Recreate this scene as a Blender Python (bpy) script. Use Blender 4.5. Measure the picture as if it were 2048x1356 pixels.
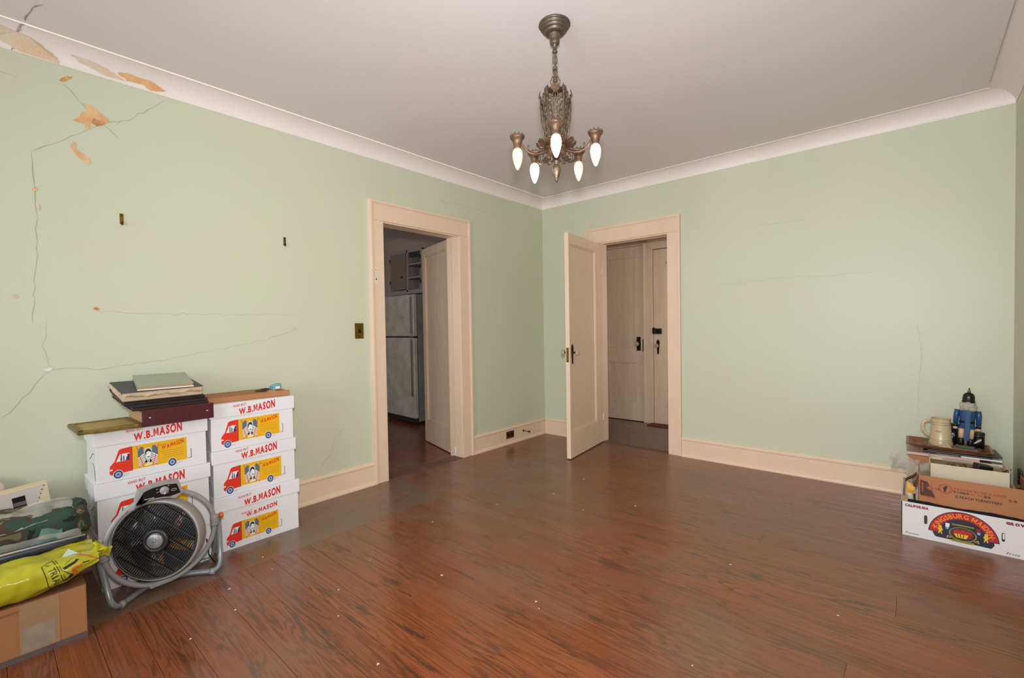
import bpy, bmesh, math, random
from mathutils import Vector, Matrix, Euler, noise
random.seed(7)
PI = math.pi
C = bpy.context.scene.collection
for o in list(bpy.data.objects): bpy.data.objects.remove(o)
scene = bpy.context.scene

# ------------------------------------------------ camera
cam_d = bpy.data.cameras.new('camera'); cam = bpy.data.objects.new('camera', cam_d); C.objects.link(cam)
cam_d.sensor_width = 36; cam_d.lens = 922.9928 / 2048 * 36; cam_d.clip_start = 0.02
Rv = Vector((0.75463674, 0.65594328, -0.01618012)); Uv = Vector((-0.00305744, 0.0281745, 0.99959834)); Fv = Vector((-0.65613569, 0.75428417, -0.02326702))
M = Matrix((Rv, Uv, -Fv)).transposed().to_4x4(); M.translation = Vector((3.1251, -4.1375, 1.181))
cam.matrix_world = M
scene.camera = cam

# ------------------------------------------------ world, lights, exposure
scene.view_settings.view_transform = 'Standard'
scene.view_settings.look = 'None'
scene.view_settings.gamma = 1.0
scene.view_settings.use_curve_mapping = False
scene.view_settings.exposure = 0.0
world = bpy.data.worlds.new('world'); scene.world = world; world.use_nodes = True
world.node_tree.nodes['Background'].inputs[0].default_value = (0.55, 0.66, 0.8, 1)
world.node_tree.nodes['Background'].inputs[1].default_value = 1.0

def lamp(name, kind, loc, energy, color=(1, 1, 1), **kw):
    d = bpy.data.lights.new(name, kind); d.energy = energy; d.color = color
    for k, v in kw.items(): setattr(d, k, v)
    o = bpy.data.objects.new(name, d); C.objects.link(o); o.location = loc
    return o
# the photographer's flash, just above the lens
FLASH = lamp('flash_light', 'SPOT', (3.125, -4.138, 1.345), 275, (0.97, 0.97, 1.0), shadow_soft_size=0.06, spot_size=math.radians(140), spot_blend=1.0)
FLASH.rotation_euler = Vector((-0.54, 0.84, 0.06)).to_track_quat('-Z', 'Y').to_euler()
# daylight coming in through the two windows of the wall behind the photographer
for wx, we in ((0.9, 28), (2.55, 48)):
    w = lamp('window_light', 'AREA', (wx, -6.52, 1.5), we, (0.86, 0.93, 1.0), shape='RECTANGLE', size=0.9, size_y=1.35)
    w.rotation_euler = (PI/2, 0, 0)
# fill lamps added to brighten the kitchen and hall, no window behind them
w = lamp('kitchen_fill', 'AREA', (-1.9, -3.5, 1.5), 11, (0.95, 0.97, 1.0), shape='RECTANGLE', size=0.9, size_y=1.2); w.rotation_euler = (PI/2, 0, 0)
w = lamp('hall_fill', 'AREA', (2.12, .68, 1.4), 6.5, (1.0, 0.93, 0.86), shape='RECTANGLE', size=0.7, size_y=1.2); w.rotation_euler = (PI/2, 0, PI/2)

# ------------------------------------------------ helpers
def lin(h):
    h = h.lstrip('#'); v = [int(h[i:i+2], 16) / 255 for i in (0, 2, 4)]
    return tuple(x / 12.92 if x <= 0.04045 else ((x + 0.055) / 1.055) ** 2.4 for x in v) + (1,)

def mat(name, col, rough=0.6, metal=0.0, vary=0.0, vscale=6, bump=0.0, bscale=40, col2=None, spec=0.5, emit=None, es=0, alpha=1, trans=0, coat=0, stretch=None):
    m = bpy.data.materials.new(name); m.use_nodes = True
    nt = m.node_tree; b = nt.nodes['Principled BSDF']
    b.inputs['Roughness'].default_value = rough; b.inputs['Metallic'].default_value = metal
    b.inputs['Specular IOR Level'].default_value = spec; b.inputs['Alpha'].default_value = alpha
    b.inputs['Transmission Weight'].default_value = trans; b.inputs['Coat Weight'].default_value = coat
    b.inputs['Base Color'].default_value = lin(col)
    if emit: b.inputs['Emission Color'].default_value = lin(emit); b.inputs['Emission Strength'].default_value = es
    if vary or bump:
        g = nt.nodes.new('ShaderNodeNewGeometry'); src = g.outputs['Position']
        if stretch:
            mp = nt.nodes.new('ShaderNodeMapping'); mp.inputs['Scale'].default_value = stretch
            nt.links.new(src, mp.inputs[0]); src = mp.outputs[0]
    if vary:
        n = nt.nodes.new('ShaderNodeTexNoise'); n.inputs['Scale'].default_value = vscale; n.inputs['Detail'].default_value = 6
        nt.links.new(src, n.inputs['Vector'])
        mr = nt.nodes.new('ShaderNodeMapRange'); mr.inputs[1].default_value = 0.3; mr.inputs[2].default_value = 0.7
        mr.inputs[3].default_value = 0; mr.inputs[4].default_value = vary; nt.links.new(n.outputs[0], mr.inputs[0])
        mx = nt.nodes.new('ShaderNodeMix'); mx.data_type = 'RGBA'
        mx.inputs[6].default_value = lin(col); mx.inputs[7].default_value = lin(col2) if col2 else tuple(c * 0.55 for c in lin(col)[:3]) + (1,)
        nt.links.new(mr.outputs[0], mx.inputs[0]); nt.links.new(mx.outputs[2], b.inputs['Base Color'])
    if bump:
        n2 = nt.nodes.new('ShaderNodeTexNoise'); n2.inputs['Scale'].default_value = bscale; n2.inputs['Detail'].default_value = 4
        nt.links.new(src, n2.inputs['Vector'])
        bp = nt.nodes.new('ShaderNodeBump'); bp.inputs['Strength'].default_value = bump; bp.inputs['Distance'].default_value = 0.004
        nt.links.new(n2.outputs[0], bp.inputs['Height']); nt.links.new(bp.outputs[0], b.inputs['Normal'])
    return m

class MB:
    """collects shapes into one mesh"""
    def __init__(s): s.v = []; s.f = []; s.m = []; s.sm = []; s.mats = []
    def mi(s, m):
        if m not in s.mats: s.mats.append(m)
        return s.mats.index(m)
    def add(s, vs, fs, m, smooth=False, T=None):
        b = len(s.v); k = s.mi(m)
        s.v += [tuple(T @ Vector(p)) if T else tuple(p) for p in vs]
        for f in fs: s.f.append(tuple(i + b for i in f)); s.m.append(k); s.sm.append(smooth)
        return s
    def box(s, x0, x1, y0, y1, z0, z1, m, bev=0, T=None):
        if x0 > x1: x0, x1 = x1, x0
        if y0 > y1: y0, y1 = y1, y0
        if z0 > z1: z0, z1 = z1, z0
        if bev:
            bev = min(bev, (x1-x0)/3, (y1-y0)/3, (z1-z0)/3)
            bm = bmesh.new(); bmesh.ops.create_cube(bm, size=1)
            for v in bm.verts: v.co = ((x0+x1)/2 + v.co.x*(x1-x0), (y0+y1)/2 + v.co.y*(y1-y0), (z0+z1)/2 + v.co.z*(z1-z0))
            bmesh.ops.bevel(bm, geom=bm.edges[:], offset=bev, segments=2, affect='EDGES', profile=0.6)
            bm.verts.index_update()
            s.add([v.co[:] for v in bm.verts], [[v.index for v in f.verts] for f in bm.faces], m, False, T); bm.free(); return s
        vs = [(x0,y0,z0),(x1,y0,z0),(x1,y1,z0),(x0,y1,z0),(x0,y0,z1),(x1,y0,z1),(x1,y1,z1),(x0,y1,z1)]
        return s.add(vs, [(0,3,2,1),(4,5,6,7),(0,1,5,4),(1,2,6,5),(2,3,7,6),(3,0,4,7)], m, False, T)
    def lathe(s, prof, m, n=24, c=(0,0,0), T=None, smooth=True, a0=0, wob=None):
        vs = []
        for (r, z) in prof:
            for i in range(n):
                a = 2*PI*i/n + a0; rr = r * (wob(a, z) if wob else 1)
                vs.append((c[0] + rr*math.cos(a), c[1] + rr*math.sin(a), c[2] + z))
        fs = []
        for j in range(len(prof) - 1):
            for i in range(n): fs.append((j*n+i, j*n+(i+1) % n, (j+1)*n+(i+1) % n, (j+1)*n+i))
        fs.append(tuple(range(n))[::-1]); fs.append(tuple((len(prof)-1)*n + i for i in range(n)))
        return s.add(vs, fs, m, smooth, T)
    def tube(s, pts, r, m, n=10, closed=False, T=None, smooth=True, flat=1.0):
        pts = [Vector(p) for p in pts]; N = len(pts); vs = []; rs = r if isinstance(r, (list, tuple)) else [r]*N
        prevn = None
        for i, p in enumerate(pts):
            if closed: t = pts[(i+1) % N] - pts[i-1]
            else: t = pts[min(i+1, N-1)] - pts[max(i-1, 0)]
            t.normalize()
            if prevn is None:
                a = Vector((0, 0, 1)) if abs(t.z) < 0.9 else Vector((1, 0, 0)); nn = t.cross(a).normalized()
            else:
                nn = (prevn - t * prevn.dot(t)).normalized()
            prevn = nn; bb = t.cross(nn)
            for k in range(n):
                a = 2*PI*k/n; vs.append(p + nn*math.cos(a)*rs[i] + bb*math.sin(a)*rs[i]*flat)
        fs = []
        for i in range(N if closed else N-1):
            for k in range(n):
                fs.append((i*n+k, i*n+(k+1) % n, ((i+1) % N)*n+(k+1) % n, ((i+1) % N)*n+k))
        if not closed: fs.append(tuple(range(n))[::-1]); fs.append(tuple((N-1)*n+k for k in range(n)))
        return s.add(vs, fs, m, smooth, T)
    def prism(s, poly, d0, d1, m, T=None, axis='z'):
        n = len(poly)
        if axis == 'z': mk = lambda p, d: (p[0], p[1], d)
        elif axis == 'x': mk = lambda p, d: (d, p[0], p[1])
        else: mk = lambda p, d: (p[0], d, p[1])
        vs = [mk(p, d0) for p in poly] + [mk(p, d1) for p in poly]
        fs = [tuple(range(n))[::-1], tuple(range(n, 2*n))] + [(i, (i+1) % n, n+(i+1) % n, n+i) for i in range(n)]
        return s.add(vs, fs, m, False, T)
    def sweep(s, path, prof, m, closed=False):
        """path: xy points; prof: list of (offset to the LEFT of travel, z); mitred corners"""
        P = [Vector((p[0], p[1])) for p in path]; N = len(P); K = len(prof); vs = []
        for i in range(N):
            if closed or 0 < i < N-1:
                a = (P[i]-P[i-1]).normalized(); b = (P[(i+1) % N]-P[i]).normalized()
                na = Vector((-a.y, a.x)); nb = Vector((-b.y, b.x)); mm = (na+nb); mm /= mm.dot(na)
            else:
                a = (P[1]-P[0]).normalized() if i == 0 else (P[-1]-P[-2]).normalized(); mm = Vector((-a.y, a.x))
            for (o, z) in prof: vs.append((P[i].x+mm.x*o, P[i].y+mm.y*o, z))
        fs = []
        for i in range(N if closed else N-1):
            j = (i+1) % N
            for k in range(K):
                fs.append((i*K+k, j*K+k, j*K+(k+1) % K, i*K+(k+1) % K))
        if not closed: fs.append(tuple(range(K))); fs.append(tuple((N-1)*K+k for k in range(K))[::-1])
        return s.add(vs, fs, m)
    def grid(s, nu, nv, fn, m, smooth=True, T=None):
        vs = [fn(i/nu, j/nv) for j in range(nv+1) for i in range(nu+1)]
        fs = [(j*(nu+1)+i, j*(nu+1)+i+1, (j+1)*(nu+1)+i+1, (j+1)*(nu+1)+i) for j in range(nv) for i in range(nu)]
        return s.add(vs, fs, m, smooth, T)
    def build(s, name, parent=None, recalc=True):
        me = bpy.data.meshes.new(name); me.from_pydata(s.v, [], s.f)
        for m in s.mats: me.materials.append(m)
        me.polygons.foreach_set('material_index', s.m); me.polygons.foreach_set('use_smooth', s.sm)
        if recalc:
            bm = bmesh.new(); bm.from_mesh(me); bmesh.ops.recalc_face_normals(bm, faces=bm.faces); bm.to_mesh(me); bm.free()
        me.update()
        o = bpy.data.objects.new(name, me); C.objects.link(o)
        if parent: o.parent = parent
        return o

def thing(name, label, cat, loc=(0,0,0), rot=(0,0,0), group=None):
    o = bpy.data.objects.new(name, None); C.objects.link(o); o.empty_display_size = 0.05
    o.location = loc; o.rotation_euler = rot; o['label'] = label; o['category'] = cat
    if group: o['group'] = group
    return o
def tag(o, label, cat, group=None, kind=None):
    o['label'] = label; o['category'] = cat
    if group: o['group'] = group
    if kind: o['kind'] = kind
    return o
def struct(o, label=None):
    o['kind'] = 'structure'
    if label: o['label'] = label
    return o
def sroot(name, label=None, loc=(0,0,0), rot=(0,0,0)):
    o = bpy.data.objects.new(name, None); C.objects.link(o); o.empty_display_size = 0.05; o.location = loc; o.rotation_euler = rot
    return struct(o, label)

_tc = {}; _gc = {}
def _glyph(ch, bold):
    if (ch, bold) in _gc: return _gc[(ch, bold)]
    if ch == 'M' and bold > 0:
        pts = [(0,0),(0,1),(.27,1),(.47,.44),(.67,1),(.94,1),(.94,0),(.72,0),(.72,.66),(.54,.16),(.40,.16),(.22,.66),(.22,0)]
        r = ([Vector((x, y, 0)) for x, y in pts], [tuple(range(len(pts)))], .94)
    else:
        cu = bpy.data.curves.new('t', 'FONT'); cu.body = ch; cu.offset = bold; cu.resolution_u = 3; cu.size = 1.0
        o = bpy.data.objects.new('t', cu); C.objects.link(o)
        dg = bpy.context.evaluated_depsgraph_get(); me = bpy.data.meshes.new_from_object(o.evaluated_get(dg))
        vs = [v.co.copy() for v in me.vertices]; fs = [tuple(p.vertices) for p in me.polygons]
        bpy.data.objects.remove(o); bpy.data.curves.remove(cu); bpy.data.meshes.remove(me)
        if vs:
            x0 = min(v.x for v in vs); w = max(v.x for v in vs) - x0; h = 0.72
            vs = [Vector(((v.x-x0)/h, v.y/h, 0)) for v in vs]; r = (vs, fs, w/h)
        else: r = ([], [], .30)
    _gc[(ch, bold)] = r
    return r
def glyphs(txt, bold=0.0):
    """a string as a flat mesh, height of capitals = 1, starting at x=0, built letter by letter"""
    key = (txt, bold)
    if key in _tc: return _tc[key]
    V, F, x = [], [], 0
    for ch in txt:
        vs, fs, w = _glyph(ch, bold); b = len(V)
        V += [Vector((v.x+x, v.y, 0)) for v in vs]; F += [tuple(i+b for i in f) for f in fs]
        x += w + (.11 if bold < .03 else .13)
    _tc[key] = (V, F, x-.11)
    return _tc[key]
def text(mb, txt, fn, m, width=None, h=1.0, bold=0.0):
    """fn maps (x,y) in text plane (metres, x along, y up) to 3d; width squeezes to fit"""
    vs, fs, w = glyphs(txt, bold); sx = (width / w) if width else h
    mb.add([fn(v.x*sx, v.y*h) for v in vs], fs, m)
    return w * sx
# ------------------------------------------------ materials
M_wall = mat('green wall paint', '#ccd1b7', 0.42, vary=0.55, vscale=1.3, col2='#cfccb4', bump=0.12, bscale=55, spec=0.35)
M_cove = mat('cove paint', '#f2e8e4', 0.55, vary=0.3, vscale=3, col2='#e4dad4', bump=0.1, bscale=40)
M_ceil = mat('ceiling paint', '#e4dedf', 0.6, vary=0.3, vscale=0.8, col2='#d9d2cf', bump=0.1, bscale=30)
M_bead = mat('bead paint', '#fff6ea', 0.4)
M_trim = mat('trim paint', '#ebd0b5', 0.36, vary=0.35, vscale=5, col2='#dfc3a6', bump=0.12, bscale=60)
M_doorp = mat('door paint', '#ead1b6', 0.4, vary=0.35, vscale=4, col2='#d8bea2', bump=0.15, bscale=40, stretch=(6, 6, 0.7))
M_dirty = mat('hall door paint', '#dcc1a6', 0.45, vary=0.45, vscale=4, col2='#c4a68c', bump=0.15, bscale=40, stretch=(6, 6, 0.8))
M_edge = mat('bare door edge', '#c99a6c', 0.5, vary=0.5, vscale=8, col2='#dcb78f')
M_kwall = mat('kitchen wall paint', '#c8b8a8', 0.6, vary=0.4, vscale=2)
M_dark = mat('dark void', '#140c08', 0.8)
M_crack = mat('crack line', '#a2a58c', 0.9)
M_crackc = mat('ceiling crack line', '#e9e4de', 0.8)
M_crackg = mat('grey crack line', '#9d968f', 0.9)
M_brass = mat('old brass', '#8a6a24', 0.38, 0.85, vary=0.6, vscale=60, col2='#5c4312')
M_brassd = mat('dark brass', '#3d2a1a', 0.4, 0.8, vary=0.5, vscale=80)
M_black = mat('black enamel', '#0b0b0d', 0.35)
M_glassk = mat('glass knob', '#d8d2c2', 0.08, alpha=1, trans=0.55)
M_white = mat('white card', '#e9e6e8', 0.32, vary=0.15, vscale=5, col2='#d6d0d0')
M_whites = mat('white card side', '#d8d2c4', 0.5, vary=0.3, vscale=8, col2='#bdb9a6')
M_slit = mat('card slit', '#5a4d44', 0.9)
M_red = mat('red ink', '#d8281f', 0.4)
M_redd = mat('red cab ink', '#e33322', 0.4)
M_yel = mat('yellow ink', '#edb208', 0.4)
M_navy = mat('navy ink', '#2a3c66', 0.4)
M_lblue = mat('light blue ink', '#8fa6d8', 0.4)
M_flag = mat('slate blue ink', '#5c6d8c', 0.4)
M_inkw = mat('white ink', '#f1eeea', 0.4)
M_ink = mat('black ink', '#1c1a20', 0.5)
M_inkg = mat('grey ink line', '#77704c', 0.5)

def plaster(name, c1, c2, sc):
    return mat(name, c1, 0.9, vary=1.0, vscale=sc, col2=c2, bump=0.6, bscale=90)
M_pl1 = plaster('bare plaster orange', '#d79a5e', '#ecc596', 14)
M_pl2 = plaster('bare plaster pale', '#e3bb93', '#ded0bd', 9)
M_pl3 = plaster('bare plaster brown', '#b9704a', '#dfa876', 25)

def wood_floor(name, axis, base, dark, light, grey, dust):
    m = bpy.data.materials.new(name); m.use_nodes = True; nt = m.node_tree; b = nt.nodes['Principled BSDF']; L = nt.links.new
    def N(t, **k):
        n = nt.nodes.new(t)
        for a, v in k.items(): setattr(n, a, v)
        return n
    g = N('ShaderNodeNewGeometry'); oi = N('ShaderNodeObjectInfo')
    off = N('ShaderNodeVectorMath', operation='SCALE'); off.inputs[0].default_value = (31.7, 17.3, 5.1); L(oi.outputs['Random'], off.inputs['Scale'])
    add = N('ShaderNodeVectorMath', operation='ADD'); L(g.outputs['Position'], add.inputs[0]); L(off.outputs[0], add.inputs[1])
    def mapped(sx, sy):
        mp = N('ShaderNodeMapping'); mp.inputs['Scale'].default_value = (sx, sy, 1) if axis == 'x' else (sy, sx, 1)
        L(add.outputs[0], mp.inputs[0]); return mp.outputs[0]
    # cathedral figure: contour lines of a long stretched noise
    n1 = N('ShaderNodeTexNoise'); n1.inputs['Scale'].default_value = 1.0; n1.inputs['Detail'].default_value = 3.5; n1.inputs['Roughness'].default_value = 0.55
    L(mapped(0.9, 8.5), n1.inputs['Vector'])
    fr = N('ShaderNodeMath', operation='MULTIPLY'); fr.inputs[1].default_value = 110; L(n1.outputs[0], fr.inputs[0])
    sn = N('ShaderNodeMath', operation='SINE'); L(fr.outputs[0], sn.inputs[0])
    r1 = N('ShaderNodeMapRange'); r1.inputs[1].default_value = -0.1; r1.inputs[2].default_value = 0.95; L(sn.outputs[0], r1.inputs[0])
    # modulate contrast of figure along the floor
    n2 = N('ShaderNodeTexNoise'); n2.inputs['Scale'].default_value = 1; n2.inputs['Detail'].default_value = 3; L(mapped(1.3, 7), n2.inputs['Vector'])
    r2 = N('ShaderNodeMapRange'); r2.inputs[1].default_value = 0.42; r2.inputs[2].default_value = 0.62; r2.inputs[3].default_value = 0.18; r2.inputs[4].default_value = 0.95; L(n2.outputs[0], r2.inputs[0])
    fig = N('ShaderNodeMath', operation='MULTIPLY'); L(r1.outputs[0], fig.inputs[0]); L(r2.outputs[0], fig.inputs[1])
    # fine straight grain
    n3 = N('ShaderNodeTexNoise'); n3.inputs['Scale'].default_value = 1; n3.inputs['Detail'].default_value = 5; L(mapped(2.2, 150), n3.inputs['Vector'])
    r3 = N('ShaderNodeMapRange'); r3.inputs[1].default_value = 0.4; r3.inputs[2].default_value = 0.75; L(n3.outputs[0], r3.inputs[0])
    # dark heartwood blotches
    n4 = N('ShaderNodeTexNoise'); n4.inputs['Scale'].default_value = 1; n4.inputs['Detail'].default_value = 7; n4.inputs['Roughness'].default_value = 0.65; L(mapped(3.2, 17), n4.inputs['Vector'])
    r4 = N('ShaderNodeMapRange'); r4.inputs[1].default_value = 0.60; r4.inputs[2].default_value = 0.645; r4.inputs[3].default_value = 0; r4.inputs[4].default_value = 0.75; L(n4.outputs[0], r4.inputs[0])
    def mix(fac, a, c, ff=None):
        x = N('ShaderNodeMix', data_type='RGBA')
        if isinstance(fac, float): x.inputs[0].default_value = fac
        else: L(fac, x.inputs[0])
        for s_, q in ((6, a), (7, c)):
            if isinstance(q, tuple): x.inputs[s_].default_value = q
            else: L(q, x.inputs[s_])
        return x.outputs[2]
    rnd = N('ShaderNodeMapRange'); rnd.inputs[3].default_value = 0.0; rnd.inputs[4].default_value = 0.75; L(oi.outputs['Random'], rnd.inputs[0])
    c0 = mix(rnd.outputs[0], lin(base), lin(light))
    f3 = N('ShaderNodeMath', operation='MULTIPLY'); f3.inputs[1].default_value = 0.6; L(r3.outputs[0], f3.inputs[0])
    c1 = mix(f3.outputs[0], c0, lin(dark))
    f1 = N('ShaderNodeMath', operation='MULTIPLY'); f1.inputs[1].default_value = 0.75; L(fig.outputs[0], f1.inputs[0])
    c2 = mix(f1.outputs[0], c1, lin(dark))
    c3 = mix(r4.outputs[0], c2, lin(grey))
    # worn, dusty patches where the varnish has gone
    n5 = N('ShaderNodeTexNoise'); n5.inputs['Scale'].default_value = 1.5; n5.inputs['Detail'].default_value = 5; L(g.outputs['Position'], n5.inputs['Vector'])
    r5 = N('ShaderNodeMapRange'); r5.inputs[1].default_value = 0.46; r5.inputs[2].default_value = 0.68; r5.inputs[3].default_value = dust[0]; r5.inputs[4].default_value = dust[1]; L(n5.outputs[0], r5.inputs[0])
    # scuffed area along the doorways
    vd = N('ShaderNodeVectorMath', operation='DISTANCE'); L(g.outputs['Position'], vd.inputs[0]); vd.inputs[1].default_value = (0.75, -1.75, 0)
    r6 = N('ShaderNodeMapRange'); r6.inputs[1].default_value = 1.5; r6.inputs[2].default_value = 0.25; r6.inputs[3].default_value = 0; r6.inputs[4].default_value = 0.8; L(vd.outputs['Value'], r6.inputs[0])
    n7 = N('ShaderNodeTexNoise'); n7.inputs['Scale'].default_value = 5; n7.inputs['Detail'].default_value = 6; L(g.outputs['Position'], n7.inputs['Vector'])
    r7 = N('ShaderNodeMapRange'); r7.inputs[1].default_value = 0.35; r7.inputs[2].default_value = 0.65; r7.inputs[3].default_value = 0.3; L(n7.outputs[0], r7.inputs[0])
    sc = N('ShaderNodeMath', operation='MULTIPLY'); L(r6.outputs[0], sc.inputs[0]); L(r7.outputs[0], sc.inputs[1])
    mxd = N('ShaderNodeMath', operation='MAXIMUM'); L(r5.outputs[0], mxd.inputs[0]); L(sc.outputs[0], mxd.inputs[1])
    c4 = mix(mxd.outputs[0], c3, lin('#7c6350'))
    L(c4, b.inputs['Base Color'])
    rr = N('ShaderNodeMapRange'); rr.inputs[1].default_value = 0.3; rr.inputs[2].default_value = 0.7; rr.inputs[3].default_value = 0.22; rr.inputs[4].default_value = 0.40; L(n5.outputs[0], rr.inputs[0])
    L(rr.outputs[0], b.inputs['Roughness']); b.inputs['Specular IOR Level'].default_value = 0.55
    b.inputs['Coat Weight'].default_value = 0.32; b.inputs['Coat Roughness'].default_value = 0.2
    bp = N('ShaderNodeBump'); bp.inputs['Strength'].default_value = 0.12; bp.inputs['Distance'].default_value = 0.002; L(n3.outputs[0], bp.inputs['Height']); L(bp.outputs[0], b.inputs['Normal'])
    return m
M_floor = wood_floor('varnished pine floor', 'x', '#86441f', '#42210f', '#95512a', '#3a2c20', (0.0, 0.5))
M_border = wood_floor('worn border boards', 'y', '#74503a', '#53382a', '#7d5942', '#4d3c30', (0.3, 0.75))
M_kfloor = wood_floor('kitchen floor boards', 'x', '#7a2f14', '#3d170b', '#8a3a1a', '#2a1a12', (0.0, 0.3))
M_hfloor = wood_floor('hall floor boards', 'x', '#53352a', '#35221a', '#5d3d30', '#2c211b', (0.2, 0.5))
M_sub = mat('floor gap', '#1c100a', 0.9)

# ------------------------------------------------ the room shell
W_, D_, H_ = 3.5897, -6.6, 2.581
LY0, LY1, RX0, RX1, DH = -2.067, -1.272, 0.712, 1.428, 2.028
mb = MB()
mb.box(-.15, 0, D_-.15, LY0, 0, H_, M_wall).box(-.15, 0, LY1, 0.0, 0, H_, M_wall).box(-.15, 0, LY0, LY1, DH, H_, M_wall)
wall_left = struct(mb.build('wall_left'), 'pale green plaster wall with cracks and stained peeled patches')
mb = MB()
mb.box(-.15, RX0, 0, .15, 0, H_, M_wall).box(RX1, W_+.12, 0, .15, 0, H_, M_wall).box(RX0, RX1, 0, .15, DH, H_, M_wall)
wall_back = struct(mb.build('wall_back'), 'pale green plaster wall with the open panelled door')
struct(MB().box(W_, W_+.12, D_-.15, 0, 0, H_, M_wall).build('wall_right'), 'pale green wall at the right edge')
mb = MB(); wins = [(0.45, 1.35), (2.1, 3.0)]; xs = [0] + [v for w in wins for v in w] + [W_]
for a, b in zip(xs[::2], xs[1::2]): mb.box(a, b, D_-.15, D_, 0, H_, M_wall)
for a, b in wins: mb.box(a, b, D_-.15, D_, 0, .82, M_wall); mb.box(a, b, D_-.15, D_, 2.18, H_, M_wall)
struct(mb.build('wall_front'))
M_pane = mat('window glass', '#ffffff', 0.02, trans=1.0)
for i, (a, b) in enumerate(wins):
    r = sroot('window_%d' % (i+1), None, ((a+b)/2, D_, .82))
    w = (b-a)/2; m = MB()
    for z0, z1 in ((0, .05), (1.31, 1.36), (.66, .70)): m.box(-w, w, -.12, -.07, z0, z1, M_trim)
    for s in (-1, 1): m.box(s*w, s*(w-.05), -.12, -.07, 0, 1.36, M_trim)
    m.build('window_frame', r)
    m = MB()
    for s in (-1, 1): m.box(s*(w), s*(w+.11), 0, .02, -.02, 1.48, M_trim)
    m.box(-w, w, 0, .02, 1.36, 1.48, M_trim); m.box(-w-.13, w+.13, 0, .06, -.05, -.02, M_trim); m.build('casing', r)
struct(MB().box(-3.6, W_+.12, D_-.15, 1.5, H_, H_+.1, M_ceil).build('ceiling'), 'off-white plaster ceiling with hairline cracks')
# kitchen and hall shells
struct(MB().box(-3.55, -.15, .12, .17, 0, H_, M_kwall).build('wall_kitchen_back'))
struct(MB().box(-3.55, -3.4, -3.6, .12, 0, H_, M_kwall).build('wall_kitchen_left'))
struct(MB().box(-3.55, -.15, -3.75, -3.6, 0, H_, M_kwall).build('wall_kitchen_front'))
mb = MB().box(-.3, 2.3, 1.225, 1.375, 0, H_, M_kwall); struct(mb.build('wall_hall_back'))
struct(MB().box(-.42, -.3, .17, 1.375, 0, H_, M_kwall).build('wall_hall_left'))
struct(MB().box(2.2, 2.35, .15, 1.225, 0, H_, M_kwall).build('wall_hall_right'))

# cove and bead
prof = [(0, 2.492)] + [(0.12-0.12*math.cos(t*PI/24), 2.492+0.0885*math.sin(t*PI/24)) for t in range(1, 12)] + [(0.12, H_-.0002), (0, H_-.0002)]
prof[0] = (0.0015, 2.492)
mb = MB().sweep([(0, D_), (W_, D_), (W_, 0), (0, 0)], prof, M_cove, True)
cove = struct(mb.build('trim_1'), 'white curved plaster cove between walls and ceiling')
mb = MB().tube([(0.121, D_+.12, H_-.003), (0.121, -.121, H_-.003), (W_-.121, -.121, H_-.003)], 0.0042, M_bead, 6)
struct(mb.build('trim_2'), 'thin white picture-rail bead along the ceiling edge')
mb = MB().tube([(W_-.13, -.2, H_+.0005), (W_-.13, D_+.12, H_+.0005)], 0.003, M_ceil, 6)
struct(mb.build('trim_3'))
# baseboards
bp = [(0, 0), (.030, 0), (.030, .010), (.026, .020), (.018, .027), (.0155, .027), (.0155, .143), (.019, .147), (.021, .155), (.014, .163), (.009, .174), (0, .1755)]
def base(name, runs, lab=None):
    m = MB()
    for r in runs: m.sweep(r, bp, M_trim)
    return struct(m.build(name), lab)
bb = base('baseboard_left', [[(0, 0), (0, -1.137)], [(0, -2.187), (0, D_)]], 'cream moulded baseboard of the left wall')
base('baseboard_back', [[(W_, 0), (1.55, 0)], [(.575, 0), (0, 0)]], 'cream moulded baseboard of the back wall')
base('baseboard_right', [[(W_, D_), (W_, 0)]]); base('baseboard_front', [[(0, D_), (W_, D_)]])

# ------------------------------------------------ floor of separate boards
fl = struct(MB().box(-3.55, W_+.12, D_-.15, 1.4, -.06, -.012, M_sub).build('floor'), 'varnished orange-brown pine board floor')
def plank(x0, x1, y0, y1, m):
    g = 0.0007
    o = MB().box(x0+g*.6, x1-g*.6, y0+g, y1-g, -.012, random.uniform(-.0004, 0), m, bev=0.0006).build('plank', fl)
    return o
rows = []
y = -5.2; known = [-3.637, -3.46, -3.305, -3.18, -3.075, -2.98, -2.87, -2.76, -2.65, -2.525, -2.42, -2.312, -2.2, -2.088, -1.98, -1.87, -1.76, -1.655, -1.575, -1.48, -1.38, -1.29, -1.2, -1.11, -1.02, -.93, -.84, -.75, -.66, -.57, -.48, -.38, -.28, -.19, -.1, 0.0]
ys = [D_ + (-3.637-D_)*i/25 for i in range(25)] + known
BX = 0.605
for a, b in zip(ys[:-1], ys[1:]):
    start = BX if b < -1.97 else 0.0
    if b > -1.7 and a < -1.6: cut = [3.075]
    elif random.random() < 0.45: cut = [random.choice([1.1, 1.6, 2.4, 2.9, 3.2]) + random.uniform(-.2, .2)]
    else: cut = []
    e = [start] + cut + [W_]
    for p, q in zip(e[:-1], e[1:]): plank(p, q, a, b, M_floor)
for i in range(5):                     # border boards along the left wall
    x0, x1 = BX*i/5, BX*(i+1)/5
    e = [D_, -5.2] + ([-4.0+random.uniform(-.4, .4)] if i % 2 else []) + [-2.6+random.uniform(-.3, .3), -1.98]
    for p, q in zip(e[:-1], e[1:]): plank(x0, x1, p, q, M_border)
yy = -3.0
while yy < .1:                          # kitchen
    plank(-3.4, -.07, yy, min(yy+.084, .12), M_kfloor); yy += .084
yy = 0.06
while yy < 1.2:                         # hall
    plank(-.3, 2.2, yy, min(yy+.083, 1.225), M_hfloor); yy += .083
th = mat('worn threshold', '#6f5344', 0.5, vary=0.6, vscale=12)
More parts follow.
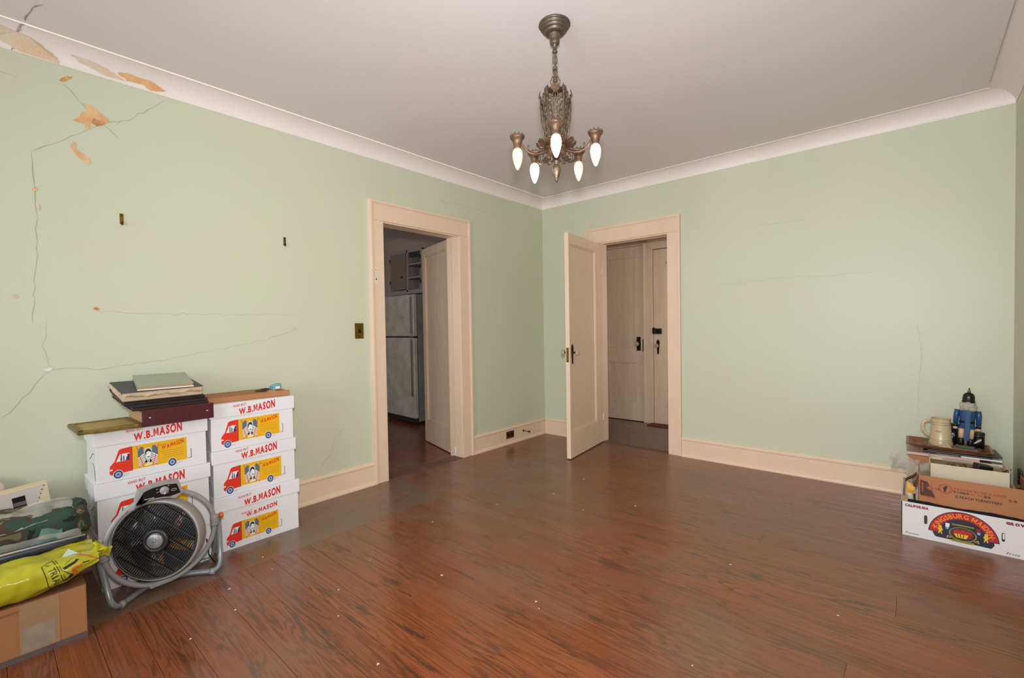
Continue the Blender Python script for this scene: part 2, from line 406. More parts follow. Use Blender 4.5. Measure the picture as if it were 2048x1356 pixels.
struct(MB().box(-.10, .012, LY0, LY1, -.012, .004, th, bev=.003).build('trim_4'), 'worn wooden threshold of the kitchen doorway')
struct(MB().box(RX0, RX1, -.002, .06, -.012, .004, th, bev=.003).build('trim_5'), 'worn wooden threshold of the hall doorway')

# ------------------------------------------------ cracks and bare plaster patches
def ribbon(pts, w, mk, m, name, parent, jit=0.006, sub=6):
    """mk maps (a,b) on the surface to 3d"""
    P = []
    for i in range(len(pts)-1):
        a, b = Vector(pts[i]), Vector(pts[i+1]); n = max(2, int((b-a).length/0.03))
        for k in range(n): P.append(a.lerp(b, k/n))
    P.append(Vector(pts[-1])); vs = []; fs = []
    q = [p + Vector((random.uniform(-jit, jit), random.uniform(-jit, jit))) for p in P]
    for i, p in enumerate(q):
        t = (q[min(i+1, len(q)-1)] - q[max(i-1, 0)]).normalized(); nn = Vector((-t.y, t.x)); ww = w*random.uniform(.4, 1.2)*(0.4 if i in (0, len(q)-1) else 1)
        vs += [mk(*(p+nn*ww/2)), mk(*(p-nn*ww/2))]
    fs = [(2*i, 2*i+1, 2*i+3, 2*i+2) for i in range(len(q)-1)]
    return MB().add(vs, fs, m).build(name, parent, recalc=False)
mkL = lambda a, b: (0.0009, a, b)
mkB = lambda a, b: (a, -0.0009, b)
mkC = lambda a, b: (a, b, H_-.0009)
for pts, w in [([(-3.956,2.049),(-3.883,2.104),(-3.797,2.179),(-3.713,2.246),(-3.632,2.295)], .0035), ([(-3.647,2.272),(-3.578,2.332),(-3.489,2.416),(-3.404,2.49)], .003),
               ([(-3.836,2.407),(-3.786,2.34),(-3.725,2.288),(-3.677,2.238),(-3.64,2.2)], .004), ([(-3.955,2.047),(-3.953,1.938),(-3.946,1.776),(-3.964,1.445),(-3.977,1.256)], .0035),
               ([(-4.092,.807),(-4.036,.859),(-3.977,.955),(-3.925,1.021),(-3.745,1.01),(-3.474,1.036),(-3.23,1.081),(-2.979,1.123),(-2.724,1.209)], .0028),
               ([(-3.929,1.029),(-3.947,1.138),(-3.927,1.256)], .002), ([(-3.756,1.302),(-3.533,1.293),(-3.172,1.289),(-2.721,1.3)], .0025),
               ([(-2.629,.2),(-2.592,.261),(-2.528,.293),(-2.503,.402),(-2.416,.477)], .0028), ([(-1.474,2.303),(-1.175,2.316),(-.771,2.303)], .0025), ([(-4.12,2.36),(-4.07,2.38),(-4.0,2.37)], .003)]:
    ribbon(pts, w*.62, mkL, M_crack, 'crack', wall_left)
for pts, w in [([(1.829,1.524),(2.001,1.532),(2.19,1.53),(2.332,1.546),(2.596,1.531),(2.778,1.538),(2.934,1.538)], .002), ([(3.146,1.165),(3.165,.991),(3.155,.788),(3.151,.551)], .002), ([(2.162,1.984),(2.333,1.969),(2.52,1.973)], .0018)]:
    ribbon(pts, w*.7, mkB, M_crack, 'crack', wall_back)
ceil = bpy.data.objects['ceiling']
for pts in [[(.433,-3.156),(.734,-3.166),(.79,-2.9),(.794,-2.634),(.84,-2.45),(.921,-2.322),(1.2,-2.32),(1.659,-2.317),(2.109,-2.296)]]:
    ribbon(pts, .0035, mkC, M_crackc, 'crack', ceil, jit=.004)
ribbon([(.345,-3.93),(.25,-3.96),(.145,-3.975)], .006, mkC, M_crackg, 'crack', ceil)
def coveP(y, t):   # t: 0 wall foot .. 1 ceiling edge, slightly proud of the cove
    a = t*PI/2; return (0.12-0.1188*math.cos(a)+.0006, y, 2.492+0.0873*math.sin(a))
ribbon([(-3.975, 1.0), (-3.99, .6), (-4.0, .3), (-4.01, 0)], .008, lambda a, b: coveP(a, max(0, min(1, b))), M_crackg, 'crack', cove, jit=.008)
def patch(pts, mk, m, parent, jag=.25, n=7, name='bare_plaster'):
    c = Vector((sum(p[0] for p in pts)/len(pts), sum(p[1] for p in pts)/len(pts))); out = []
    for i in range(len(pts)):
        a, b = Vector(pts[i]), Vector(pts[(i+1) % len(pts)])
        for k in range(n):
            p = a.lerp(b, k/n); L = (b-a).length/n
            out.append(p + Vector((random.uniform(-1, 1), random.uniform(-1, 1)))*L*jag*2)
    return MB().add([mk(*p) for p in out], [tuple(range(len(out)))], m).build(name, parent, recalc=False)
mkL2 = lambda a, b: (0.0016, a, b)
patch([(-3.812,2.241),(-3.788,2.258),(-3.78,2.288),(-3.753,2.302),(-3.772,2.336),(-3.738,2.334),(-3.697,2.302),(-3.672,2.282),(-3.684,2.265),(-3.709,2.247),(-3.733,2.262),(-3.751,2.243),(-3.748,2.216),(-3.762,2.207),(-3.772,2.236),(-3.795,2.236)], mkL2, M_pl1, wall_left)
patch([(-3.735,2.27),(-3.70,2.275),(-3.69,2.26),(-3.72,2.235),(-3.745,2.25)], lambda a, b: (0.002, a, b), M_pl3, wall_left, .4)
patch([(-3.855,2.417),(-3.835,2.443),(-3.806,2.454),(-3.816,2.437),(-3.843,2.413)], mkL2, M_pl3, wall_left)
patch([(-3.811,2.134),(-3.802,2.123),(-3.806,2.099),(-3.786,2.087),(-3.759,2.076),(-3.753,2.045),(-3.767,2.039),(-3.793,2.062),(-3.813,2.084),(-3.825,2.112)], mkL2, M_pl1, wall_left, .35)
patch([(-3.964,1.871),(-3.948,1.883),(-3.943,1.871),(-3.952,1.859)], mkL2, M_pl1, wall_left)
patch([(-3.95,1.80),(-3.94,1.805),(-3.938,1.78),(-3.946,1.775)], mkL2, M_pl2, wall_left)
patch([(-3.765,1.312),(-3.755,1.325),(-3.737,1.313),(-3.745,1.305)], mkL2, M_pl3, wall_left)
patch([(-4.05,1.37),(-4.03,1.375),(-4.02,1.36),(-4.04,1.355)], mkL2, M_pl2, wall_left)
patch([(-3.95,1.02),(-3.925,1.03),(-3.915,1.02),(-3.93,1.01)], mkL2, M_cove, wall_left)
cv = lambda a, b: coveP(a, b)
patch([(-4.3,.15),(-4.3,.75),(-4.1,.72),(-4.0,.6),(-3.94,.55),(-3.86,.2),(-3.85,.02),(-3.98,.05),(-4.06,.25),(-4.15,.12)], cv, M_pl2, cove, .12)
patch([(-3.82,.45),(-3.72,.42),(-3.66,.3),(-3.6,.12),(-3.68,.1),(-3.78,.28)], cv, M_pl2, cove, .15)
patch([(-3.64,.32),(-3.60,.42),(-3.55,.38),(-3.50,.40),(-3.46,.3),(-3.43,.2),(-3.46,.12),(-3.5,.05),(-3.53,.18),(-3.60,.15)], cv, M_pl1, cove, .2)
# ------------------------------------------------ door casings
TL = Matrix(((0, 1, 0, 0), (1, 0, 0, 0), (0, 0, 1, 0), (0, 0, 0, 1)))     # (u,d,z) -> (d,u,z)
TB = Matrix(((1, 0, 0, 0), (0, -1, 0, 0), (0, 0, 1, 0), (0, 0, 0, 1)))    # (u,d,z) -> (u,-d,z)
def casing(name, T, o0, i0, i1, o1, top, otop, label, jamb=0.15):
    r = sroot(name, label)
    for a, b, s in ((o0, i0, 1), (i1, o1, -1)):
        MB().box(a+.0012, b-.0006, -.008, .020, 0, top-.0003, M_trim, .002, T).build('casing_leg', r)
        x = a if s == 1 else b
        MB().box(x+s*.0008, x+s*.022, -.008, .0306, 0, otop-.0012, M_trim, .004, T).box(x+s*.022, x+s*.028, .02, .024, 0, otop-.022, M_trim, .001, T).build('back_band', r)
    MB().box(o0+.0012, o1-.0012, -.008, .0205, top, otop-.0012, M_trim, .002, T).build('casing_head', r)
    MB().box(o0, o1, -.008, .0312, otop-.022, otop, M_trim, .004, T).box(o0+.02, o1-.02, .02, .0245, otop-.029, otop-.022, M_trim, .001, T).build('back_band', r)
    # inner lip and jamb lining
    m = MB()
    m.box(i0-.0005, i0+.004, -jamb, .006, 0, top, M_trim, 0, T).box(i1-.004, i1+.0005, -jamb, .006, 0, top, M_trim, 0, T).box(i0, i1, -jamb, .006, top-.004, top+.0005, M_trim, 0, T)
    m.box(i0+.003, i1-.003, .003, .012, top-.012, top-.003, M_trim, .002, T)
    m.build('jamb', r)
    return r
cl = casing('trim_6', TL, -2.187, LY0, LY1, -1.137, DH, 2.180, 'cream casing of the kitchen doorway')
# room-side foot wear / rounding is in the paint; sticker on the casing leg
cb = casing('trim_7', TB, .572, RX0, RX1, 1.550, DH, 2.180, 'cream casing of the hall doorway')
M_sheet = mat('sticker paper', '#e9e2d2', 0.5)
r = thing('sticker', 'small worn white paper sticker on the kitchen door casing', 'sticker', (0.0206, -2.142, 1.60))
MB().box(0, .0007, -.011, .011, -.055, .055, M_sheet).build('paper', r)
m = MB().prism([(-.004,-.03),(.002,-.036),(.007,-.028),(.005,-.018),(-.001,-.02)], .0008, .0012, M_ink, axis='x')
m.prism([(-.006,.045),(0,.037),(.004,.045),(0,.049)], .0008, .0012, mat('brown print', '#8b6b4a'), axis='x')
m.box(.0008, .0012, -.008, -.0065, -.012, .028, M_inkg).box(.0008, .0012, .006, .0075, -.012, .028, M_inkg).box(.0008, .0012, -.008, .007, -.013, -.0115, M_inkg)
m.build('print', r)

# ------------------------------------------------ door leaves (local: x along width, y thickness -t..0, z up)
def door_leaf(root, w, h, t, panels, m, z0=.008, face=M_doorp):
    st = .115
    us = sorted({0, w} | {p[0] for p in panels} | {p[1] for p in panels})
    fr = MB()
    xa = min(p[0] for p in panels); xb = max(p[1] for p in panels)
    fr.box(0, xa, -t, 0, z0, h, m, .002); fr.box(xb, w, -t, 0, z0, h, m, .002)
    zs = sorted(panels, key=lambda p: p[2]); z = z0
    for p in zs: fr.box(xa, xb, -t, 0, z, p[2], m, .0015); z = p[3]
    fr.box(xa, xb, -t, 0, z, h, m, .0015)
    fr.build('door_frame', root)
    for p in panels:
        MB().box(p[0]-.002, p[1]+.002, -t+.014, -.014, p[2], p[3], face).build('panel', root)
        mm = MB()
        for ya, yb in ((-.0145, -.0045), (-t+.0045, -t+.0145)):
            k = .013
            mm.box(p[0], p[0]+k, ya, yb, p[2], p[3], m, .004).box(p[1]-k, p[1], ya, yb, p[2], p[3], m, .004)
            mm.box(p[0], p[1], ya, yb, p[2], p[2]+k, m, .004).box(p[0], p[1], ya, yb, p[3]-k, p[3], m, .004)
        mm.build('moulding', root)
def knob_set(parent, x, z, y, sgn, plate='long', knob=M_glassk, name='door_knob'):
    """sgn: +1 on the y=0 face, -1 on the other"""
    T = Matrix.Translation((x, y, z)) @ Matrix.Diagonal((1, sgn, 1, 1))
    if plate == 'long':
        pl = [(-.010,-.10),(.010,-.10),(.014,-.03),(.018,.02),(.020,.045),(.013,.062),(.006,.066),(0,.078),(-.006,.066),(-.013,.062),(-.020,.045),(-.018,.02),(-.014,-.03)]
    else: pl = [(-.026,-.085),(.026,-.085),(.026,.085),(-.026,.085)]
    MB().prism(pl, 0, .005, M_brassd, T=T, axis='y').box(-.003, .003, .005, .0056, -.065, -.045, M_black, T=T).build('knob_plate', parent)
    T2 = T @ Matrix.Rotation(-PI/2, 4, 'X')
    k = MB().lathe([(.014, .004), (.014, .010), (.008, .014), (.008, .03), (.012, .034)], M_brassd, 16, T=T2).build(name, parent)
    MB().lathe([(.010, .032), (.020, .038), (.026, .047), (.0265, .056), (.022, .063), (.012, .067), (.002, .068)], knob, 10, T=T2, smooth=False).build('knob_glass', parent)

# open door leaf of the back wall: hinge (0.728,.02), swings into the room
A = Vector((.828, -.722)); B = Vector((.728, .022)); dv = (A-B); ang = math.atan2(dv.y, dv.x)
d2 = sroot('door_2', 'cream single-panel door standing open into the room', (B.x, B.y, 0), (0, 0, ang))
# local x from hinge to free edge; +y local = left of travel = towards +X face
wd = dv.length
door_leaf(d2, wd, 2.020, .040, [(.158, wd-.062+.03, .235, 1.925)], M_doorp)
knob_set(d2, wd-.052, .955, 0, 1)
knob_set(d2, wd-.052, .955, -.040, -1)
MB().box(wd-.0005, wd+.0015, -.032, -.008, .87, 1.0, M_brass, .0005).box(wd+.0012, wd+.009, -.026, -.014, .925, .945, M_brass, .002).build('lock_plate', d2)
for z in (.25, 1.75):
    MB().lathe([(.006, -.045), (.006, .045)], M_trim, 10, (-.004, .004, z)).build('hinge', d2)
ky = thing('key', 'old key hanging on a string from the far knob of the open door', 'key', (0, 0, 0))
Tk = Matrix.Translation((B.x, B.y, 0)) @ Matrix.Rotation(ang, 4, 'Z')
def tk(x, y, z): return tuple(Tk @ Vector((x, y, z)))
ky.location = tk(wd-.045, -.058, .86)
MB().tube([(0.006*math.cos(a/8*2*PI), 0, .03+.009*math.sin(a/8*2*PI)) for a in range(8)], .0018, M_brass, 6, closed=True).build('key_bow', ky)
MB().tube([(0, 0, .021), (0, 0, -.085)], .0018, M_brassd, 6).box(-.001, .009, -.001, .001, -.085, -.068, M_brassd).build('key_shank', ky)
MB().tube([(0, 0, .038), (.003, .006, .06), (0, .012, .09)], .0008, M_trim, 5).build('string', ky)

# swinging kitchen door in the left doorway
A = Vector((-.782, -1.072)); B = Vector((-.082, -1.278)); dv = A-B; ang = math.atan2(dv.y, dv.x)
d1 = sroot('door_1', 'cream swinging door pushed open into the kitchen', (B.x, B.y, 0), (0, 0, ang)); wd1 = dv.length
door_leaf(d1, wd1, 2.022, .038, [(.125, wd1-.075, .235, 1.94)], M_dirty, face=M_dirty)
# local -y side faces the viewer?  travel (-x,+y): left is (-y..) ; both faces are moulded alike
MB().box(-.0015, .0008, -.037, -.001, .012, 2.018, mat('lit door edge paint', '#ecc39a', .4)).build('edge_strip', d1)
M_wmetal = mat('white painted metal', '#e8e2dc', .35)
MB().box(-.004, .055, -.042, .004, .006, .055, M_wmetal, .004).box(-.004, .02, -.045, .007, .055, .085, M_wmetal, .004).build('pivot_shoe', d1)

# ------------------------------------------------ hall beyond
d3 = sroot('door_3', 'cream two-panel closet door closed in the hall', (-.06, 1.207, 0))
door_leaf(d3, .70, 2.165, .030, [(.138, .586, .235, .732), (.138, .586, .922, 2.035)], M_dirty, face=M_dirty)
knob_set(d3, .632, .965, -.030, -1, 'rect')
MB().box(.684, .699, -.038, -.028, .87, 1.02, M_brassd, .002).build('strike', d3)
r = sroot('trim_8', 'cream casing between the two hall doors', (0, 0, 0))
MB().box(.645, .762, 1.165, 1.225, 0, 2.19, M_dirty, .003).box(.645, .66, 1.15, 1.18, 0, 2.19, M_dirty, .003).build('casing_leg', r)
MB().box(.70, 1.75, 1.160, 1.225, 2.10, 2.22, M_dirty, .003).box(-.2, .70, 1.18, 1.225, 2.17, 2.22, M_dirty, .003).build('casing_head', r)
d4 = sroot('door_4', 'cream panelled hall door with black rim lock and brass knob', (.765, 1.222, 0))
door_leaf(d4, .80, 2.09, .045, [(.15, .65, .235, 1.93)], M_dirty, face=M_dirty)
knob_set(d4, .055, .945, -.045, -1, 'long')
MB().box(-.005, .105, -.068, -.045, 1.085, 1.15, M_black, .003).box(-.005, .03, -.072, -.06, 1.09, 1.16, M_black, .003).build('rim_lock', d4)
MB().box(-.006, .0, -.05, 0, 0, 2.09, mat('reddish bare wood', '#8a4a30', .5)).build('edge_strip', d4)
dm = MB().box(.74, 1.5, 1.02, 1.155, 0.0, .012, mat('red mat', '#6b2f22', .9, bump=.5, bscale=200), .004).build('door_mat')
tag(dm, 'small dark red mat on the floor in front of the black-locked hall door', 'mat')
M_cove2 = M_kwall

# ------------------------------------------------ kitchen: fridge, cabinet
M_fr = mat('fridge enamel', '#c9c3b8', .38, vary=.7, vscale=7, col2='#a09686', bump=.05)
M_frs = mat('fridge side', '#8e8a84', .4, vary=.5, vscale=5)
M_gask = mat('gasket', '#2a221c', .8)
M_chrome = mat('dull chrome trim', '#b0a690', .3, .8)
fr = thing('refrigerator', 'old grubby off-white two-door refrigerator in the kitchen', 'refrigerator', (-1.529, -.629, 0), (0, 0, math.radians(-4)))
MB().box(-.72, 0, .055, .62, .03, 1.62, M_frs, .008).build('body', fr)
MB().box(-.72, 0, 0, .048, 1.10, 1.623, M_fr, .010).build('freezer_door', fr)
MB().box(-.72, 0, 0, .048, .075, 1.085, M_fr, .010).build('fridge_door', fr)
MB().box(-.71, -.005, .047, .056, .08, 1.61, M_gask).build('gasket', fr)
MB().box(-.70, -.01, .02, .06, .01, .07, M_gask, .003).build('kick_grille', fr)
h1 = MB().box(-.055, -.03, -.022, 0, 1.13, 1.59, M_chrome, .005).build('handle', fr); h2 = MB().box(-.055, -.03, -.022, 0, .35, 1.06, M_chrome, .005).build('handle', fr)
MB().box(-.72, 0, -.004, .0, 1.084, 1.102, M_gask).box(-.10, 0, -.006, -.003, 1.088, 1.097, M_chrome).build('split_trim', fr)
MB().box(-.04, .004, .0, .05, 1.08, 1.10, M_black, .002).build('hinge', fr)
for x in (-.68, -.05):
    for y_ in (.1, .56): MB().lathe([(.018, 0), (.018, .032)], M_gask, 8, (x, y_, 0)).build('foot', fr)
cbn = thing('wall_cabinet', 'white wall cabinet above the refrigerator with its right door open', 'cabinet', (-2.46, -.30, 1.70))
M_cab = mat('cabinet paint', '#a89c96', .45, vary=.4, vscale=6)
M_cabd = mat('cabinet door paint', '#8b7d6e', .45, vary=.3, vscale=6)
CW = .70
m = MB().box(0, CW, .36, .385, 0, .56, M_cab).box(0, .02, 0, .36, 0, .56, M_cab).box(CW-.02, CW, 0, .36, 0, .56, M_cab).box(0, CW, 0, .36, 0, .02, M_cab).box(0, CW, 0, .36, .54, .56, M_cab)
m.build('body', cbn)
MB().box(.36, .385, -.004, .02, 0, .56, M_cab).box(0, CW, -.004, .02, -.03, .025, M_cab, .002).box(0, CW, -.004, .02, .53, .57, M_cab, .002).build('face_frame', cbn)
for z in (.18, .36): MB().box(.385, CW-.02, .01, .34, z, z+.018, M_cab).build('shelf', cbn)
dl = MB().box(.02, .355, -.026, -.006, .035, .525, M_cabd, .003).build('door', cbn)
MB().lathe([(.006, 0), (.006, .012), (.014, .018), (.014, .026), (.004, .03)], M_black, 12, T=Matrix.Translation((.30, -.026, .20)) @ Matrix.Rotation(PI/2, 4, 'X')).build('knob', dl)
for z in (.12, .42): MB().box(.008, .022, -.032, -.02, z, z+.05, M_black, .002).build('hinge', dl)
dr = MB().box(0, .33, 0, .018, .035, .525, M_cab, .003).build('door', cbn); dr.location = (CW-.012, -.024, 0); dr.rotation_euler = (0, 0, math.radians(-12))
for z in (.10, .30, .42): MB().box(.0, .02, -.006, .0, z, z+.04, M_black, .001).build('hinge', dr)
M_jar = mat('stored jar', '#8f8378', .4)
for i, (x, z, s) in enumerate([(.46, .198, 1), (.56, .198, .8), (.5, .378, .9), (.46, .02, 1.1)]):
    b = MB().lathe([(.032*s, 0), (.034*s, .01), (.034*s, .09*s), (.022*s, .11*s), (.022*s, .125*s), (0.004, .127*s)], M_jar, 14).build('storage_jar')
    b.location = (-2.46+x, -.13, 1.70+z+(.0 if z > .02 else 0)+.001); tag(b, ['grey jar on the upper middle shelf of the kitchen cabinet', 'smaller grey jar on the middle shelf of the kitchen cabinet', 'grey jar on the top shelf of the kitchen cabinet', 'large grey jar on the cabinet floor above the refrigerator'][i], 'jar', 'jars in the kitchen cabinet')
g = MB().box(-.003, .0, 0, .17, 0, .30, mat('green paper', '#5f8a6c', .6), 0).build('paper_sheet'); g.location = (-1.478+.006, -.30, 1.0); g.rotation_euler = (0, 0, math.radians(-4))
MB().box(-.0005, .0007, .0, .035, 0, .30, mat('pale paper', '#b9c4b2', .6)).build('margin', g)
tag(g, 'green paper sheet stuck to the side of the refrigerator', 'paper')

# ------------------------------------------------ fixtures on the walls
sw = thing('light_switch', 'brass toggle light switch plate left of the kitchen doorway', 'switch', (0, -2.285, 1.180))
MB().box(0, .006, -.035, .035, -.0575, .0575, M_brass, .004).build('cover_plate', sw)
MB().box(.004, .010, -.008, .008, -.014, .014, M_brassd, .001).build('toggle_slot', sw)
MB().box(.006, .024, -.0045, .0045, -.012, .002, M_brassd, .002, T=Matrix.Rotation(.35, 4, 'Y')).build('toggle', sw)
for z in (-.04, .04): MB().lathe([(.004, 0), (.003, .0015)], M_brassd, 8, T=Matrix.Translation((.006, 0, z)) @ Matrix.Rotation(PI/2, 4, 'Y')).build('screw', sw)
ou = thing('wall_outlet', 'old brass duplex outlet in the left baseboard near the corner', 'outlet', (.0155, -.618, .095))
MB().box(0, .005, -.058, .058, -.036, .036, M_brass, .003).build('cover_plate', ou)
for s in (-.026, .026): MB().box(.004, .007, s-.017, s+.017, -.016, .016, M_brassd, .003).box(.007, .0075, s-.008, s-.005, -.006, .006, M_black).box(.007, .0075, s+.005, s+.008, -.006, .006, M_black).build('socket', ou)
MB().lathe([(.004, 0), (.003, .002)], M_chrome, 8, T=Matrix.Translation((.005, 0, 0)) @ Matrix.Rotation(PI/2, 4, 'Y')).build('screw', ou)
ds = thing('door_stop', 'small dark screw-in door stop on the left baseboard near the corner', 'door stop', (.0155, -.405, .098))
MB().tube([(0, 0, 0), (.075, .006, 0)], .0035, M_black, 8).build('shank', ds)
MB().lathe([(.011, 0), (.011, .004), (.004, .007)], M_black, 12, T=Matrix.Rotation(PI/2, 4, 'Y')).build('flange', ds)
MB().lathe([(.007, .07), (.010, .074), (.010, .086), (.006, .09)], M_black, 12, T=Matrix.Rotation(PI/2, 4, 'Y')).build('rubber_tip', ds)
for i, (y_, z_) in enumerate(((-3.639, 1.785), (-2.81, 1.776))):
    hk = thing('picture_hook', ['brass picture hook on the left wall, further from the doorway', 'brass picture hook on the left wall, nearer the doorway'][i], 'hook', (0, y_, z_), group='picture hooks on the left wall')
    MB().box(0.0005, .0025, -.008, .008, -.028, .028, M_brass, .0008).build('strap', hk)
    MB().tube([(.002, 0, -.02), (.008, 0, -.03), (.014, 0, -.024), (.014, 0, -.014)], .0028, M_brassd, 6, flat=1.6).build('prong', hk)
    MB().tube([(.0, 0, .012), (.012, 0, .022)], .0018, M_black, 6).build('nail', hk)
ow = thing('wall_outlet', 'dark plate low on the right-hand wall at the picture edge', 'outlet', (W_, -.30, .29))
MB().box(-.012, 0, -.06, .035, -.045, .045, mat('dark plate', '#3a3020', .5, vary=.5, vscale=50), .003).build('cover_plate', ow)
for z in (-.02, .02): MB().box(-.015, -.011, -.03, .005, z-.013, z+.013, M_black, .003).build('socket', ow)
M_crumb = mat('plaster crumb', '#d9cdb8', .9)
proto = None
lab = 'tiny white plaster crumb lying on the bare floor boards'
for (x, y_) in [(1.02,-3.64),(.95,-3.46),(.72,-3.22),(1.15,-3.1),(1.02,-2.86),(1.33,-3.2),(1.7,-3.25),(.75,-3.42),(1.42,-2.72),(1.02,-1.9),(1.2,-1.5),(1.52,-1.62),(1.75,-1.35),(2.45,-1.75),(2.9,-1.9),(1.94,-2.63),(1.9,-2.6),(2.55,-2.55),(1.2,-1.1),(.9,-2.35),(.55,-3.2)]:
    if proto is None:
        proto = MB().lathe([(.001, 0), (.0045, .001), (.0035, .003), (.001, .004)], M_crumb, 6, smooth=False, wob=lambda a, z: 1+.5*math.sin(3*a+z*900)).build('plaster_crumb'); o = proto
    else: o = proto.copy(); C.objects.link(o)
    o.location = (x, y_, 0); o.rotation_euler = (0, 0, x*40); s = random.uniform(.55, 1.0); o.scale = (s*random.uniform(1, 1.6), s, s)
    tag(o, lab, 'crumb', 'plaster crumbs on the floor')
# ------------------------------------------------ chandelier
M_bz = mat('antique bronze', '#5c4a3c', .42, .6, vary=.8, vscale=70, col2='#8a7460', bump=.3, bscale=160)
M_bzc = mat('brass canopy', '#6f6352', .42, .6, vary=.7, vscale=50, col2='#51463a')
M_bzg = mat('gilded bronze', '#80604a', .45, .5, vary=.8, vscale=70, col2='#4f3c2e', bump=.3, bscale=160)
M_mica = mat('mica panel', '#7d7860', .35, vary=.9, vscale=34, col2='#4a4438', alpha=.88)
M_bulbw = mat('lit bulb', '#fff6e6', .3, emit='#fff1dc', es=6)
M_bulby = mat('yellow bulb', '#fff2a8', .3, emit='#fff0a0', es=.85)
M_bulbp = mat('pinkish bulb', '#f3d9c4', .25, emit='#ffd9c0', es=.18)
ch = thing('chandelier', 'antique bronze chandelier with a pierced lantern and five downward candle bulbs', 'chandelier', (1.87, -2.36, H_))
ca = math.atan2(-.818, .577)
prof = [(.072, 0), (.0735, -.006), (.070, -.010), (.064, -.011), (.066, -.017), (.062, -.021), (.056, -.022), (.058, -.028), (.053, -.032), (.046, -.033), (.047, -.040), (.040, -.045), (.030, -.047)]
MB().lathe(prof, M_bzc, 40).build('canopy', ch)
MB().lathe([(.029, -.046), (.027, -.05), (.022, -.072), (.0215, -.078), (.023, -.08), (.021, -.083), (.0225, -.086), (.018, -.092), (.010, -.096), (.0085, -.118), (.012, -.122), (.0125, -.128), (.006, -.134)], M_bzc, 24).build('canopy_stem', ch)
def link(z, a, L=.036, w=.0095, r=.0030):
    pts = [(w*math.cos(t), 0, z + (L/2-w)*(1 if math.sin(t) > 0 else -1) + w*math.sin(t)) for t in [2*PI*(k+.5)/12 for k in range(12)]]
    return MB().tube(pts, r, M_bz, 6, closed=True, T=Matrix.Rotation(a, 4, 'Z')).build('chain_link', ch)
for i in range(5): link(-.142-.0225*i, ca+(PI/2 if i % 2 else 0))
m = MB().lathe([(.003, -.236), (.008, -.24), (.012, -.255), (.010, -.268), (.015, -.275), (.009, -.28), (.006, -.292), (.010, -.296)], M_bz, 12)
for k in range(4):
    T = Matrix.Rotation(ca+k*PI/2, 4, 'Z')
    m.tube([(.008, 0, -.232), (.014, 0, -.242), (.019, 0, -.254), (.023, 0, -.258), (.021, 0, -.27), (.013, 0, -.277)], .0022, M_bz, 6, T=T).tube([(.004, 0, -.205), (.008, 0, -.22), (.009, 0, -.24)], .0025, M_bz, 6, T=T)
m.build('leaf_ornament', ch)
